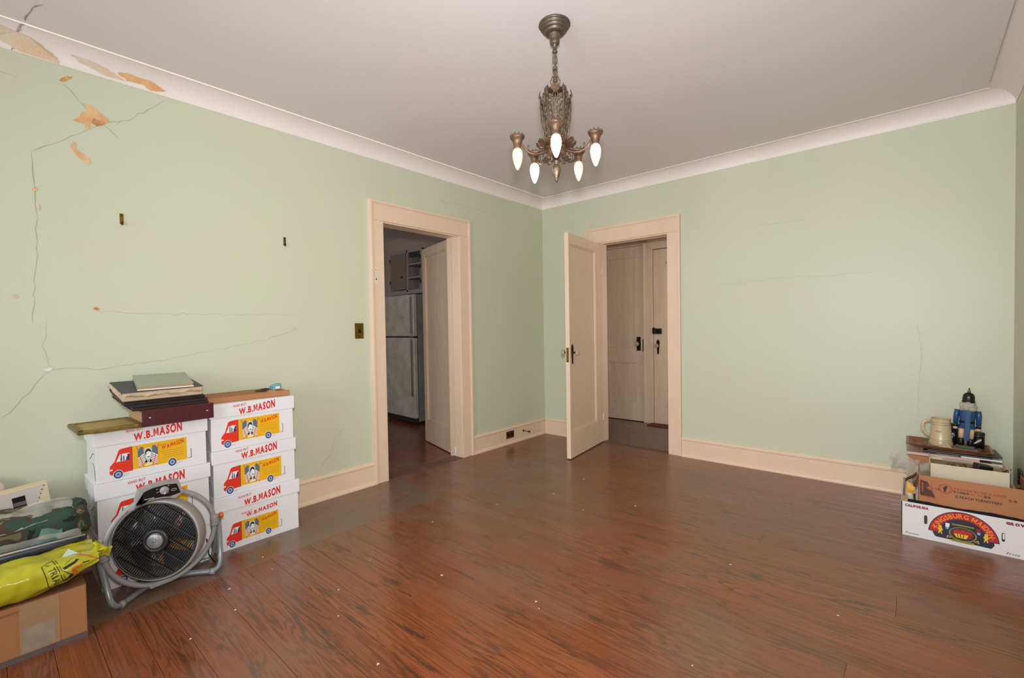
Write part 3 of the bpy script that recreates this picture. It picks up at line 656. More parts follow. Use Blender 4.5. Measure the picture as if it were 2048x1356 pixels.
# lantern
lan = MB().lathe([(.034, -.296), (.036, -.300), (.030, -.306), (.020, -.307)], M_bzg, 24).build('lantern_top', ch)
MB().tube([(0, 0, -.30), (0, 0, -.55)], .006, M_bz, 8).lathe([(.006, -.32), (.012, -.33), (.006, -.34), (.012, -.35), (.006, -.36), (.011, -.37), (.006, -.38)], M_bz, 12).build('inner_column', ch)
rt, rb, zt, zb = .066, .047, -.355, -.545
for k in range(6):
    a0 = ca + k*PI/3 + PI/6; a1 = a0 + PI/3; am = (a0+a1)/2
    P = lambda a, r, z: Vector((r*math.cos(a), r*math.sin(a), z))
    def Q(u, v, off=0):      # u across the face 0..1, v down 0..1
        r = rt + (rb-rt)*v; z = zt + (zb-zt)*v
        p = P(a0, r, z).lerp(P(a1, r, z), u); return p + Vector((math.cos(am), math.sin(am), 0))*off
    m = MB().tube([P(a0, rt+.002, zt+.03), P(a0, rt+.004, zt-.02), P(a0, rt, zt-.09), P(a0, rb+.002, zb)], [.003, .0042, .0036, .0042], M_bz, 6)
    m.tube([P(a0, rt+.004, zt+.055), P(a0, rt+.010, zt+.025), P(a0, rt+.003, zt)], [.0012, .004, .003], M_bz, 6)
    m.build('corner_rib', ch)
    pn = MB().add([Q(.05, .02), Q(.95, .02), Q(.95, .98), Q(.05, .98)], [(0, 1, 2, 3)], M_mica).build('panel', ch)
    f = MB()
    # rim, arch and scrollwork
    f.tube([Q(0, .06, .002), Q(.25, .0, .003), Q(.5, -.16, .004), Q(.75, .0, .003), Q(1, .06, .002)], .0022, M_bz, 5)
    f.tube([Q(.08, .12, .002), Q(.36, .5, .002), Q(.36, .95, .002)], .0022, M_bz, 5).tube([Q(.92, .12, .002), Q(.64, .5, .002), Q(.64, .95, .002)], .0022, M_bz, 5)
    for vv, rr in ((.2, .12), (.33, .09)):
        f.tube([Q(.5+rr*1.6*math.cos(t), vv+rr*.6*math.sin(t), .003) for t in [2*PI*q/10 for q in range(10)]], .0020, M_bz, 5, closed=True)
    for s in (-1, 1):
        f.tube([Q(.5+s*.42, .3, .002), Q(.5+s*.2, .40, .004), Q(.5+s*.34, .52, .003), Q(.5+s*.4, .62, .002), Q(.5+s*.25, .7, .003), Q(.5+s*.38, .82, .002), Q(.5+s*.2, .96, .003)], .0028, M_bz, 5)
        f.tube([Q(.5+s*.05, .62, .003), Q(.5+s*.16, .72, .004), Q(.5+s*.05, .86, .003)], .0026, M_bz, 5)
    for uu in (.2, .8): f.tube([Q(uu, .04, .002), Q(uu, .5, .003), Q(uu, .97, .002)], .0012, M_bz, 5)
    for vv in (.14, .46, .74): f.tube([Q(.02, vv, .001), Q(.25, vv-.05, .004), Q(.5, vv+.02, .004), Q(.75, vv-.05, .004), Q(.98, vv, .001)], .0018, M_bz, 5)
    for s in (-1, 1):
        f.tube([Q(.5+s*.40, .06, .002), Q(.5+s*.30, -.04, .005), Q(.5+s*.16, -.02, .006), Q(.5+s*.16, .07, .005), Q(.5+s*.27, .08, .004)], .0028, M_bz, 5)
    f.tube([Q(.5, .10, .003), Q(.5, -.16, .005)], .0016, M_bz, 5)
    f.tube([Q(0, .99, .001), Q(1, .99, .001)], .003, M_bz, 6)
    f.build('filigree', ch)
    # shield at the crown
    T = Matrix.Rotation(am, 4, 'Z')
    MB().prism([(-.017, -.320), (-.020, -.302), (-.010, -.292), (.010, -.292), (.020, -.302), (.017, -.320), (0, -.336)], .045, .050, M_bzg, T=T, axis='x').tube([(.034, 0, -.304), (.046, 0, -.306)], .003, M_bz, 6, T=T).tube([(.048, 0, -.325), (.055, 0, -.345), (.060, 0, -.36)], .002, M_bz, 5, T=T).build('crown_shield', ch)
# petals and bowl
m = MB().lathe([(.05, -.545), (.058, -.552), (.052, -.562), (.042, -.57), (.045, -.58), (.047, -.592), (.038, -.606), (.022, -.618), (.014, -.624)], M_bzg, 30, wob=lambda a, z: 1+.03*math.sin(10*a)); m.build('bowl', ch)
for k in range(10):
    T = Matrix.Rotation(ca+2*PI*k/10+PI/10, 4, 'Z')
    MB().grid(5, 4, lambda u, v: (.045+v*.048, (u-.5)*(.020+.022*math.sin(v*PI*.8)), -.556-.012*v+.010*v*v*3-.006*abs(u-.5)*4+.003*math.cos(u*4*PI)), M_bzg).grid(5, 4, lambda u, v: (.045+v*.046, (u-.5)*(.018+.020*math.sin(v*PI*.8)), -.562-.012*v+.010*v*v*3), M_bzg).tube([(.088, (u-3)*.005, -.545+.0*u) for u in range(1, 6)], .0045, M_bzg, 6, T=Matrix.Identity(4)).build('petal', ch).rotation_euler = (0, 0, ca+2*PI*k/10+PI/10)
fin = MB().lathe([(.010, -.618), (.018, -.628), (.012, -.636), (.008, -.642), (.017, -.652), (.019, -.664), (.016, -.68), (.012, -.695), (.007, -.708), (.008, -.716), (.003, -.724)], M_bz, 16, wob=lambda a, z: 1+.16*math.sin(5*a+z*420))
fin.build('finial', ch)
for k in range(5):
    T = Matrix.Rotation(ca+2*PI*k/5+PI/5, 4, 'Z')
    MB().tube([(.03, 0, -.60), (.036, 0, -.622), (.03, 0, -.636), (.022, 0, -.63), (.024, 0, -.622)], [.004, .0045, .004, .003, .002], M_bz, 6, T=T).build('scroll', ch)
for k in range(5):
    T = Matrix.Rotation(ca+2*PI*k/5, 4, 'Z')
    pts = [(.040, -.578), (.060, -.590), (.085, -.600), (.112, -.602), (.135, -.594), (.152, -.578), (.163, -.560), (.172, -.552)]
    arm = MB().tube([(x, 0, z) for x, z in pts], [.009, .0085, .008, .0075, .007, .0065, .006, .006], M_bzg if k in (0, 1, 4) else M_bz, 8, T=T, flat=.8)
    arm.tube([(.050, 0, -.575), (.075, 0, -.582), (.10, 0, -.59), (.12, 0, -.588)], [.007, .006, .005, .002], M_bz, 6, T=T)
    arm.tube([(.13, 0, -.586), (.137, 0, -.572), (.133, 0, -.562), (.127, 0, -.567), (.130, 0, -.574)], .0025, M_bz, 5, T=T)
    arm.tube([(.06, 0, -.60), (.075, 0, -.618), (.062, 0, -.624), (.056, 0, -.612)], .0032, M_bz, 5, T=T)
    am_ = arm.build('arm', ch)
    c = Vector((.185*math.cos(ca+2*PI*k/5), .185*math.sin(ca+2*PI*k/5), 0))
    cup = MB().lathe([(.022, -.530), (.030, -.525), (.034, -.530), (.031, -.537), (.026, -.541), (.021, -.552), (.0165, -.572), (.018, -.577), (.018, -.581), (.014, -.583)], M_bzg, 24, c=c, wob=lambda a, z: 1+(.05*math.sin(12*a) if z > -.56 else 0))
    for q in range(10):
        a = 2*PI*q/10; cup.lathe([(.001, -.006), (.005, -.003), (.005, .003), (.001, .006)], M_bzg, 6, c=(c.x+.030*math.cos(a), c.y+.030*math.sin(a), -.524))
    cup.build('socket_cup', am_)
    bmt = [M_bulbw, M_bulbw, M_bulbp, M_bulbw, M_bulby][k]
    bb_ = MB().lathe([(.0125, -.581), (.017, -.586), (.0215, -.597), (.0232, -.610), (.0222, -.624), (.0185, -.642), (.0125, -.660), (.006, -.674), (.0015, -.678)], bmt, 24, c=c).build('bulb', am_)
    if k == 4: bb_['label'] = 'yellow bulb'
    if k == 2: bb_['label'] = 'dim pinkish bulb'
# ------------------------------------------------ white delivery-truck file boxes, left wall
def bx(T3, pts, d, m, mb):       # flat polygon on the box front, lifted by d
    mb.add([T3(p[0], p[1], d) for p in pts], [tuple(range(len(pts)))], m)
def ell(cx, cy, rx, ry, n=22, a0=0, a1=2*PI):
    return [(cx+rx*math.cos(a0+(a1-a0)*i/n), cy+ry*math.sin(a0+(a1-a0)*i/n)) for i in range(n)]
def wbm(mb, T3, x, y, w, h, m, d, slope=.13, arc=.0):
    """the two-line shop lettering, rising to the right, letters growing"""
    vs, fs, tw = glyphs('W.B.MASON', .044); s = w/tw
    def fn(v):
        t = v.x/tw; hh = h*(.82+.36*t)
        return T3(x + v.x*s, y + slope*w*t - arc*math.sin(t*PI) + v.y*hh, d)
    mb.add([fn(v) for v in vs], fs, m)
def who(mb, T3, x, y, w, h, m, d, slope=.13):
    vs, fs, tw = glyphs('WHO BUT', .012); s = w/tw
    mb.add([T3(x+v.x*s, y+slope*v.x*s+v.y*h, d) for v in vs], fs, m)
def truck(mb, T3, W, H):
    """W x H print area; origin lower left of the truck; T3(x,y,depth)"""
    X = lambda x: x*W
    Y = lambda y: y*H
    B = lambda pts, d, m: bx(T3, [(X(p[0]), Y(p[1])) for p in pts], d, m, mb)
    yel = [(.27, .12), (.985, .14), (.985, .98), (.27, .95)]
    B([(.262, .10), (.992, .12), (.992, 1.0), (.262, .965)], .0004, M_inkw); B(yel, .0006, M_yel)
    cab = [(.02, .05), (.27, .10), (.27, .95), (.14, .92), (.11, .88), (.055, .50), (0, .36), (-.005, .10)]
    B(cab, .0007, M_redd)
    B([(.075, .48), (.235, .50), (.235, .74), (.125, .74)], .0009, M_inkw)
    B([(.125, .50), (.145, .50), (.145, .74), (.135, .74)], .0011, M_navy)
    B([(.19, .49), (.235, .5), (.235, .70), (.215, .72), (.20, .62)], .0011, M_navy); B([(.155, .5), (.18, .5), (.175, .66), (.16, .68)], .0011, M_flag); B(ell(.20, .66, .012, .035), .0013, M_inkw)
    B([(.265, .10), (.272, .10), (.272, .95), (.265, .95)], .0010, M_navy)
    B([(0, .20), (.03, .21), (.03, .26), (0, .25)], .0010, M_inkw)
    for cx, cy in ((.095, .05), (.78, .13)):
        B(ell(cx, cy, .062, .155), .0009, M_inkw); B(ell(cx, cy, .055, .14), .0012, M_navy); B(ell(cx, cy, .037, .095), .0014, M_lblue); B(ell(cx, cy, .012, .03), .0016, M_navy)
    # crossed flags
    for s in (-1, 1):
        c = .465
        fx = lambda u, v: (c + s*(.055+.075*u-.01*v), .86 - .62*v - .10*u + .02*math.sin(u*6))
        B([fx(0, 0), fx(.5, -.1), fx(1, .05), fx(1, .9), fx(.55, 1), fx(.1, .95)], .0009, M_inkw)
        B([fx(0, 0), fx(.5, -.1), fx(1, .05), fx(1, .42), fx(.0, .36)], .0012, M_flag)
        for q in range(5):
            v = .46+.11*q; B([fx(.02, v), fx(1, v+.04), fx(1, v+.085), fx(.05, v+.045)], .0012, M_red)
        B([(c+s*.055, .14), (c+s*.062, .14), (c+s*.145, .93), (c+s*.138, .93)] if s == 1 else [(c-.055, .14), (c-.062, .14), (c-.145, .93), (c-.138, .93)], .0014, M_inkg)
    B(ell(.465, .53, .064, .29), .0012, M_inkw); B(ell(.465, .55, .056, .25), .0014, mat_oval)
    B(ell(.468, .56, .036, .165), .0016, M_inkw)                      # face
    B([(.432, .56), (.430, .68), (.45, .76), (.48, .77), (.503, .70), (.50, .64), (.47, .69), (.447, .66), (.440, .56)], .0018, M_ink)   # hair
    B([(.455, .49), (.487, .50), (.492, .47), (.45, .46)], .0018, M_ink)   # moustache
    B([(.42, .33), (.452, .40), (.484, .40), (.515, .34), (.50, .28), (.43, .28)], .0018, M_ink); B([(.450, .39), (.486, .39), (.478, .28), (.458, .28)], .0020, M_inkw); B([(.462, .36), (.474, .36), (.470, .29), (.466, .29)], .0022, M_ink)
    B([(.42, .17), (.52, .20), (.518, .25), (.422, .22)], .0016, M_inkw)
    vs, fs, tw = glyphs('W.B.MASON', .03)
    mb.add([T3(X(.645+.30*v.x/tw), Y(.66+.13*v.x/tw+v.y*(.12+.05*v.x/tw)), .0012) for v in vs], fs, M_red)
    vs, fs, tw = glyphs('WHO BUT', 0)
    mb.add([T3(X(.61+.10*v.x/tw), Y(.80+.02*v.x/tw+v.y*.05), .0012) for v in vs], fs, M_inkg)
    for a, yy in ((.63, .58), (.65, .50), (.65, .42), (.66, .34)): B([(a, yy), (.94, yy+.02), (.94, yy+.028), (a, yy+.008)], .0010, M_inkg)
    B([(.995, .16), (1.05, .17), (1.05, .50), (1.03, .52), (1.03, .50), (1.04, .48), (1.04, .19), (.995, .18)], .0008, M_inkg)
    B([(.12, -.06), (.22, 0), (.22, .01), (.12, -.05)], .0006, M_flag); B([(.84, .05), (.92, .09), (.92, .10), (.84, .06)], .0006, M_flag)
mat_oval = mat('grey oval ink', '#aab0b4', .5)
def file_box(label, x1, y0, y1, z0, z1, lidh, yaw=0, extra=False, holes=True, depth=.285, lidskew=0):
    W = y1-y0
    r = thing('file_box', label, 'box', (x1-depth/2, (y0+y1)/2, z0), (0, 0, yaw), 'white printed file boxes')
    a, b, h = depth/2, W/2, z1-z0
    MB().box(-a+.006, a-.006, -b+.008, b-.008, 0, h-.004, M_white, .0015).build('box_body', r)
    MB().box(-a, a, -b, b, h-lidh, h, M_white, .0025, T=Matrix.Rotation(lidskew, 4, 'X')).build('lid', r)
    # slits and hand hole on the end faces
    s = MB()
    for e in (-1, 1):
        yb = e*(b-.0075)
        s.tube([(-.05, yb, h*.35), (0.0, yb, h*.42), (.05, yb, h*.52), (.09, yb, h*.54)], .0012, M_slit, 4)
        s.tube([(a-.03, yb, h*.05), (a-.06, yb, h*.30), (a-.10, yb, h*.34)], .0010, M_slit, 4)
    s.build('fold_slit', r)
    T3 = lambda x, y, d: (a-.006+d, -b+x, y)
    p = MB(); hb = h-lidh
    if extra: truck(p, lambda x, y, d: T3(.055+x, .022+y, d), .275, .125)
    else: truck(p, lambda x, y, d: T3(.055+x, .022+y, d), .305, min(.14, hb-.035))
    if extra:
        who(p, T3, .13, hb-.045, .055, .012, M_red, .0008, .1); wbm(p, T3, .155, hb-.062, .165, .022, M_red, .0008, .1)
    p.build('truck_print', r)
    p = MB(); T4 = lambda x, y, d: tuple(Matrix.Rotation(lidskew, 4, 'X') @ Vector((a+d, -b+x, y)))
    who(p, T4, W*.255, h-lidh*.36, W*.15, .014, M_red, .0008, .09); wbm(p, T4, W*.32, h-lidh+.006, W*.43, .038, M_red, .0008, .09)
    p.build('lid_print', r)
    return r
file_box('white file box with a truck print, top of the left stack, carrying the albums', .332, -3.820, -3.371, .500, .745, .075)
file_box('white file box with a truck print, middle of the left stack, partly behind the fan', .330, -3.822, -3.364, .2485, .499, .074, .004)
file_box('white file box with a truck print, bottom of the left stack, behind the fan', .329, -3.815, -3.361, .0, .2475, .072)
file_box('white file box with a truck print, top of the right stack, under the flat carton', .332, -3.362, -2.920, .550, .800, .074, -.003)
file_box('white file box with a truck print, middle of the right stack', .330, -3.358, -2.916, .2965, .549, .070, .006)
file_box('white file box with the lettering printed twice, bottom of the right stack', .331, -3.352, -2.902, .0, .2955, .078, extra=True)
M_redb = mat('brown red board', '#7a3a2a', .6)
o = MB().box(.022, .034, -2.97, -2.885, .0, .43, M_redb, .002, T=Matrix.Identity(4)).build('board'); tag(o, 'thin reddish brown board standing behind the right box stack', 'board')

# ------------------------------------------------ on top of the left stack
M_gold = mat('dull gold frame', '#8c6f2c', .45, .35, vary=.6, vscale=40, col2='#5c4720')
M_matb = mat('frame back paper', '#c2a868', .6, vary=.4, vscale=14)
r = thing('framed_picture', 'flat gold-edged picture frame lying on the left stack, sticking out to the left', 'picture frame', (.262, -3.755, .7465), (0, 0, .03))
MB().box(-.13, .13, -.115, .092, .006, .012, M_matb).build('backing', r)
for (a, b, c_, d_) in ((-.14, -.118, -.125, .098), (.118, .14, -.125, .098), (-.14, .14, -.125, -.103), (-.14, .14, .078, .098)):
    MB().box(a, b, c_, d_, 0, .018, M_gold, .004).build('frame_rail', r)
M_bur = mat('burgundy ribbed leatherette', '#4a1620', .35, vary=.4, vscale=60, col2='#6a2a34')
M_page = mat('album pages', '#c9a277', .7, vary=.7, vscale=4, col2='#a87f56', bump=.5, bscale=30, stretch=(4, 4, 120))
M_pagec = mat('cream pages', '#e6d2b2', .65, vary=.7, vscale=4, col2='#cda780', bump=.6, bscale=30, stretch=(3, 3, 110))
M_leath = mat('dark brown leather', '#2c1714', .35, vary=.5, vscale=30, col2='#43241e')
M_nav = mat('navy cloth cover', '#3c3d49', .5, vary=.3, vscale=20)
M_grn = mat('sage cover', '#a3aa92', .4, vary=.2, vscale=12)
M_blk = mat('black card', '#161418', .5)
def book(name, label, loc, rot, L, Dp, t, cover, page, cov=.003, cat='album', spine=True, over=.004, group=None):
    """front edge at local x=0, extends to -x; width along y centred; from z=0 up"""
    r = thing(name, label, cat, loc, rot, group)
    MB().box(-Dp, 0, -L/2, L/2, 0, cov, cover, .001).box(-Dp, 0, -L/2, L/2, t-cov, t, cover, .001).build('cover', r)
    MB().box(-Dp+over, -over, -L/2+over, L/2-over, cov, t-cov, page).build('pages', r)
    if spine: MB().box(-.0, .004, -L/2, L/2, 0, t, cover, .001).build('spine', r)
    return r
a_r = (0, math.radians(0), -.0)
b1 = book('photo_album', 'burgundy ribbed photo album with its spine to the room, bottom of the album stack', (.375, -3.503, .7465), (0, 0, .03), .298, .27, .070, M_bur, M_page, .005, spine=False)
sp = MB().box(0, .006, -.149, .149, -.004, .074, M_bur, .002)
for i in range(40):
    y_ = -.143+.286*i/39; sp.box(.005, .0075, y_-.0022, y_+.0022, 0, .070, M_bur)
sp.build('spine', b1)
for s in (-.118, .12): MB().lathe([(.006, 0), (.005, .003), (.001, .004)], M_chrome, 10, T=Matrix.Translation((.0075, s, .036)) @ Matrix.Rotation(PI/2, 4, 'Y')).build('rivet', b1)
# folders and albums above, each resting on the one below and tilted back to the wall
G = 'albums and folders stacked on the left boxes'
def tilt(d): return math.radians(d)
b2 = book('folder', 'dark scuffed folder lying directly on the burgundy album', (.356, -3.525, .8185), (0, tilt(2), .02), .31, .25, .014, M_leath, M_blk, .002, 'folder', group=G)
b3 = book('folder', 'thin black folder with a brown edge under the thick cream-paged album', (.345, -3.535, .834), (0, tilt(3.5), -.02), .325, .26, .012, M_blk, M_leath, .002, 'folder', group=G)
b3b = book('folder', 'dark brown padded folder just below the thick cream-paged album', (.338, -3.545, .8475), (0, tilt(5), .03), .33, .25, .014, M_leath, M_leath, .003, 'folder', group=G)
b4 = book('photo_album', 'thick album with a navy cover and loose cream pages', (.352, -3.555, .864), (0, tilt(7), .01), .33, .27, .046, M_nav, M_pagec, .003, spine=False, over=.006, group=G)
MB().box(-.274, -.27, -.165, .165, 0, .046, M_nav, .001).build('spine', b4)
def curl(u, v): return (-.02+.028*v-.002, -.155+.31*u, .040-.014*v + .004*math.sin(u*17)+.002*math.sin(u*41))
for k, (dz, f) in enumerate(((0, 1), (-.006, .8), (-.012, .6))):
    MB().grid(30, 3, lambda u, v: (lambda p: (p[0]*1.0+.002*k, p[1]*(1-.02*k), p[2]+dz+.002*math.sin(u*23+k)))(curl(u, v*f)), M_pagec).build('loose_page', b4)
MB().grid(6, 10, lambda u, v: (-.26+.25*v, -.165-.012*u, .041-.006*u+.002*math.sin(v*15)), M_pagec).build('loose_page', b4)
b5 = book('photo_album', 'thin sage green album on top of the album stack', (.345, -3.545, .9125), (0, tilt(8.5), -.10), .225, .26, .019, M_grn, mat('tan pages', '#a88a6a', .6), .003, group=G, spine=False)
MB().box(-.003, .004, -.1125, .1125, -.001, .005, mat('white edge', '#e8e0cc', .5), .001).build('edge_strip', b5)
# ------------------------------------------------ on top of the right stack
M_card = mat('brown cardboard', '#b27a4e', .75, vary=.35, vscale=3, col2='#a06c44', bump=.12, bscale=14)
M_cardd = mat('brown cardboard dark', '#8a5a38', .8, vary=.4, vscale=5)
r = thing('carton', 'flat brown cardboard carton on top of the right box stack', 'box', (.165, -3.15, .801), (0, 0, -.02))
MB().box(-.12, .115, -.225, .225, 0, .028, M_card, .002).build('carton_body', r)
MB().box(.115, .119, .09, .225, .001, .031, M_card).box(.05, .117, .12, .15, .028, .033, mat('tape tan', '#d99a66', .35), .001).build('tape_strip', r)
M_teal = mat('teal packaging', '#5aa0ae', .3, vary=.6, vscale=40, col2='#9fc6cc')
r = thing('blister_pack', 'small teal and clear retail package on the flat brown carton', 'package', (.20, -2.985, .8305), (0, 0, .15))
MB().box(-.02, .02, -.01, .045, 0, .030, M_teal, .004, T=Matrix.Rotation(.25, 4, 'X')).build('card', r)
MB().box(.015, .022, .002, .03, .006, .022, M_inkw, .002).build('label_panel', r)
r = thing('remote_control', 'small black gadget lying beside the teal package on the flat carton', 'gadget', (.20, -3.045, .8305), (0, 0, -.2))
MB().box(-.016, .016, -.038, .032, 0, .012, M_blk, .004, T=Matrix.Rotation(.12, 4, 'X')).build('case', r)
MB().box(.002, .012, -.01, .02, .012, .016, M_brassd, .001, T=Matrix.Rotation(.12, 4, 'X')).build('button_row', r)

# ------------------------------------------------ floor fan
M_fgrey = mat('grey plastic', '#9c9b98', .38, vary=.15, vscale=10)
M_fgrey2 = mat('warm grey plastic shell', '#a09b92', .45, vary=.2, vscale=8)
M_steel = mat('grey painted tube', '#8f9698', .3, .3)
M_fblk = mat('dark grille plastic', '#2b2927', .35)
M_fbld = mat('smoky fan blade', '#4c4c52', .18, spec=.8)
M_org = mat('orange plastic', '#e0602a', .4)
fan = thing('floor_fan', 'grey round floor fan on a tubular stand in front of the white boxes', 'fan', (.50, -3.61, 0))
RR = .208
ring = [(0, RR*math.cos(a), .238+RR*math.sin(a)) for a in [2*PI*k/48 for k in range(48)]]
MB().tube(ring, .0115, M_fgrey, 10, closed=True).build('ring_frame', fan)
def fillet(pts, r=.05, n=6):
    out = [Vector(pts[0])]
    for i in range(1, len(pts)-1):
        p, a, b = Vector(pts[i]), Vector(pts[i-1]), Vector(pts[i+1]); ra = min(r, (a-p).length*.48); rb_ = min(r, (b-p).length*.48)
        s, e = p+(a-p).normalized()*ra, p+(b-p).normalized()*rb_
        for k in range(n+1):
            t = k/n; out.append(s*(1-t)**2 + p*2*t*(1-t) + e*t*t)
    out.append(Vector(pts[-1])); return out
MB().tube(fillet([(-.01, -.224, .215), (.075, -.195, .013), (-.055, -.055, .013), (-.055, .085, .013), (.055, .215, .013), (-.02, .232, .245)], .055), .0125, M_steel, 10).build('stand_tube', fan)
MB().tube(fillet([(-.03, .228, .24), (-.085, .232, .10), (-.12, .225, .012), (-.13, .12, .012)], .03), .008, M_steel, 8).build('rear_leg', fan)
for (p, q) in (((.050, -.168, .013), (.034, -.152, .013)), ((.040, .195, .013), (.024, .178, .013))): MB().tube([p, q], .0155, M_fgrey, 12).build('rubber_foot', fan)
for y_, z_, tt in ((-.212, .232, .1), (.212, .250, -.1)):
    m = MB().lathe([(.0165, -.026), (.018, -.022), (.018, .022), (.0165, .026)], M_fgrey, 14, c=(0, y_*0.985, z_))
    for k in range(5): m.lathe([(.0182, -.018+.009*k-.0025), (.0195, -.018+.009*k), (.0182, -.018+.009*k+.0025)], M_fgrey, 14, c=(0, y_*0.985, z_))
    m.build('pivot_clamp', fan)
MB().lathe([(.013, 0), (.015, .004), (.015, .012), (.011, .016)], M_org, 14, T=Matrix.Translation((-.012, .234, .262)) @ Matrix.Rotation(-PI/2, 4, 'X')).build('adjust_knob', fan)
# head: disc centre, yawed toward the camera's left and tilted back
hd = Matrix.Translation((.03, -.032, .243)) @ Matrix.Rotation(math.radians(-36), 4, 'Z') @ Matrix.Rotation(math.radians(-5), 4, 'Y') @ Matrix.Rotation(PI/2, 4, 'Y')
# in head space: z = forward (out of the grille), x = down, y = right
R0 = .170
shell = MB().lathe([(R0-.006, .004), (R0+.002, .006), (R0+.008, 0), (R0+.008, -.03), (R0+.003, -.075), (R0-.012, -.10), (R0-.03, -.112)], M_fgrey2, 56, T=hd)
shell = MB()
pr = [(R0-.004, .006), (R0+.004, .006), (R0+.009, 0), (R0+.009, -.03), (R0+.004, -.075), (R0-.010, -.100), (R0-.016, -.100), (R0-.002, -.075), (R0+.002, -.03), (R0+.001, -.004)]
N_ = 56; vs = []; fs = []
for (r_, z_) in pr:
    for i in range(N_): a = 2*PI*i/N_; vs.append((r_*math.cos(a), r_*math.sin(a), z_))
for j in range(len(pr)):
    for i in range(N_): fs.append((j*N_+i, j*N_+(i+1) % N_, ((j+1) % len(pr))*N_+(i+1) % N_, ((j+1) % len(pr))*N_+i))
shell.add(vs, fs, M_fgrey2, True, hd); shell.build('housing', fan)
MB().tube([((R0-.004)*math.cos(a), (R0-.004)*math.sin(a), .004) for a in [2*PI*k/48 for k in range(48)]], .005, M_fblk, 8, closed=True, T=hd).build('grille_rim', fan)
gr = MB().tube([(.044*math.cos(a), .044*math.sin(a), .004) for a in [2*PI*k/32 for k in range(32)]], .010, M_fblk, 8, closed=True, T=hd).lathe([(.040, -.004), (.040, .006), (.036, .009)], M_fblk, 28, T=hd).build('grille_hub', fan)
MB().lathe([(.0325, .006), (.0325, .013), (.030, .015), (.002, .0155)], mat('hub cap', '#8e8e90', .3, .3), 28, T=hd).lathe([(.005, .0155), (.005, .018), (.002, .0185)], M_chrome, 10, T=hd).box(-.0305, .0305, .004, .0048, .015, .0162, M_fgrey, T=hd).build('hub_cap', fan)
# louvred grille: long bars from upper left to lower right, short slats across them
GA = math.radians(-36)      # direction of the long bars on the face
Rg = hd @ Matrix.Rotation(GA, 4, 'Z')      # x' along ... y' across
for k in range(-2, 4):
    c = -.02 + k*.055 - .012; half = math.sqrt(max(0, (R0-.006)**2 - c*c))
    if half > .03: MB().box(c-.002, c+.002, -half, half, -.010, .004, M_fblk, T=Rg).build('grille_bar', fan)
n_s = 34
for k in range(n_s):
    c = -(R0-.012) + (2*(R0-.012))*k/(n_s-1); half = math.sqrt(max(0, (R0-.006)**2 - c*c))
    T = Rg @ Matrix.Translation((0, c, -.004)) @ Matrix.Rotation(math.radians(10), 4, 'X')
    MB().box(-half, half, -.0013, .0013, -.004, .004, M_fblk, T=T).build('slat', fan)
bl = MB().lathe([(.040, -.085), (.045, -.06), (.042, -.03), (.01, -.028)], M_fblk, 20, T=hd)
bl.build('motor_hub', fan)
for k in range(5):
    a0 = 2*PI*k/5+.3
    def bf(u, v):
        r_ = .04+.112*u; a = a0 + (v-.5)*(.75+.35*u) + .25*u; return (r_*math.cos(a), r_*math.sin(a), -.055+.022*(v-.5)*2)
    MB().grid(6, 5, bf, M_fbld, T=hd).build('fan_blade', fan)
m = MB()
for k in range(10):
    a = 2*PI*k/10; m.tube([(.04*math.cos(a), .04*math.sin(a), -.105), ((R0-.012)*math.cos(a+.3), (R0-.012)*math.sin(a+.3), -.100)], .0018, M_fgrey, 5, T=hd)
for rr in (.07, .10, .13): m.tube([(rr*math.cos(a), rr*math.sin(a), -.102) for a in [2*PI*k/32 for k in range(32)]], .0016, M_fgrey, 5, closed=True, T=hd)
m.lathe([(.05, -.115), (.055, -.108), (.05, -.10)], M_fgrey, 20, T=hd)
m.build('rear_guard', fan)
# yoke pieces between housing and ring, control panel
MB().box(-.02, .012, .0, .085, .020, .042, M_fgrey, .005, T=Matrix.Translation((0.0, -.055, 0)) @ Matrix.Rotation(.05, 4, 'X')).build('lower_bracket', fan)
P0 = Vector((.0, -.03, .245))
def arcp(a, r): return (P0.y+r*math.cos(a), P0.z+r*math.sin(a))
aa = [math.radians(v) for v in (121, 112, 102, 92, 82, 74, 67)]
outer = [(-.098+.005, .232+.245-.025), (-.078, .262+.232-.0), (-.04, .502), (.02, .502), (.075, .492), (.082, .44)]
outer = [(-.105, .405), (-.085, .482), (-.045, .493), (.010, .498), (.062, .492), (.078, .435)]
inner = [arcp(a, .186) for a in aa]
poly = outer + inner[::-1]
MB().prism(poly, -.022, .030, M_fgrey, axis='x').build('control_panel', fan)
cpx = sum(p[0] for p in poly)/len(poly); 
fp = [(-.080, .420), (-.070, .474), (-.040, .484), (.008, .488), (.052, .482), (.066, .437)] + [arcp(a, .192) for a in aa[1:-1]][::-1]
fc = MB().prism(fp, .030, .0325, M_black, axis='x'); fcp = fc.build('panel_face', fan)
MB().lathe([(.0175, 0), (.0175, .010), (.015, .013), (.002, .0132)], M_fgrey, 24, T=Matrix.Translation((.0325, .003, .465)) @ Matrix.Rotation(PI/2, 4, 'Y')).box(.045, .0465, .001, .005, .449, .458, M_inkw).build('dial', fan)
MB().prism(ell(.040, .458, .011, .006, 14), .0325, .0355, M_fgrey, axis='x').prism(ell(.040, .458, .008, .0035, 14), .0355, .036, M_ink, axis='x').build('button', fan)
m = MB(); text(m, 'Panasonic', lambda x, y: (.0328, -.068+x, .438+y), M_inkw, width=.034, h=.0055, bold=.01)
for q, (yy, zz) in enumerate(((-.022, .474), (-.020, .460), (.018, .448), (.021, .480))): m.box(.0325, .0329, yy-.004, yy+.003, zz, zz+.0012, M_inkw)
m.build('panel_print', fan)
MB().tube([(-.10, .20, .13), (-.09, .205, .05), (-.07, .225, .008), (-.10, .255, .006), (-.14, .26, .006)], .003, M_black, 6).build('power_cord', fan)
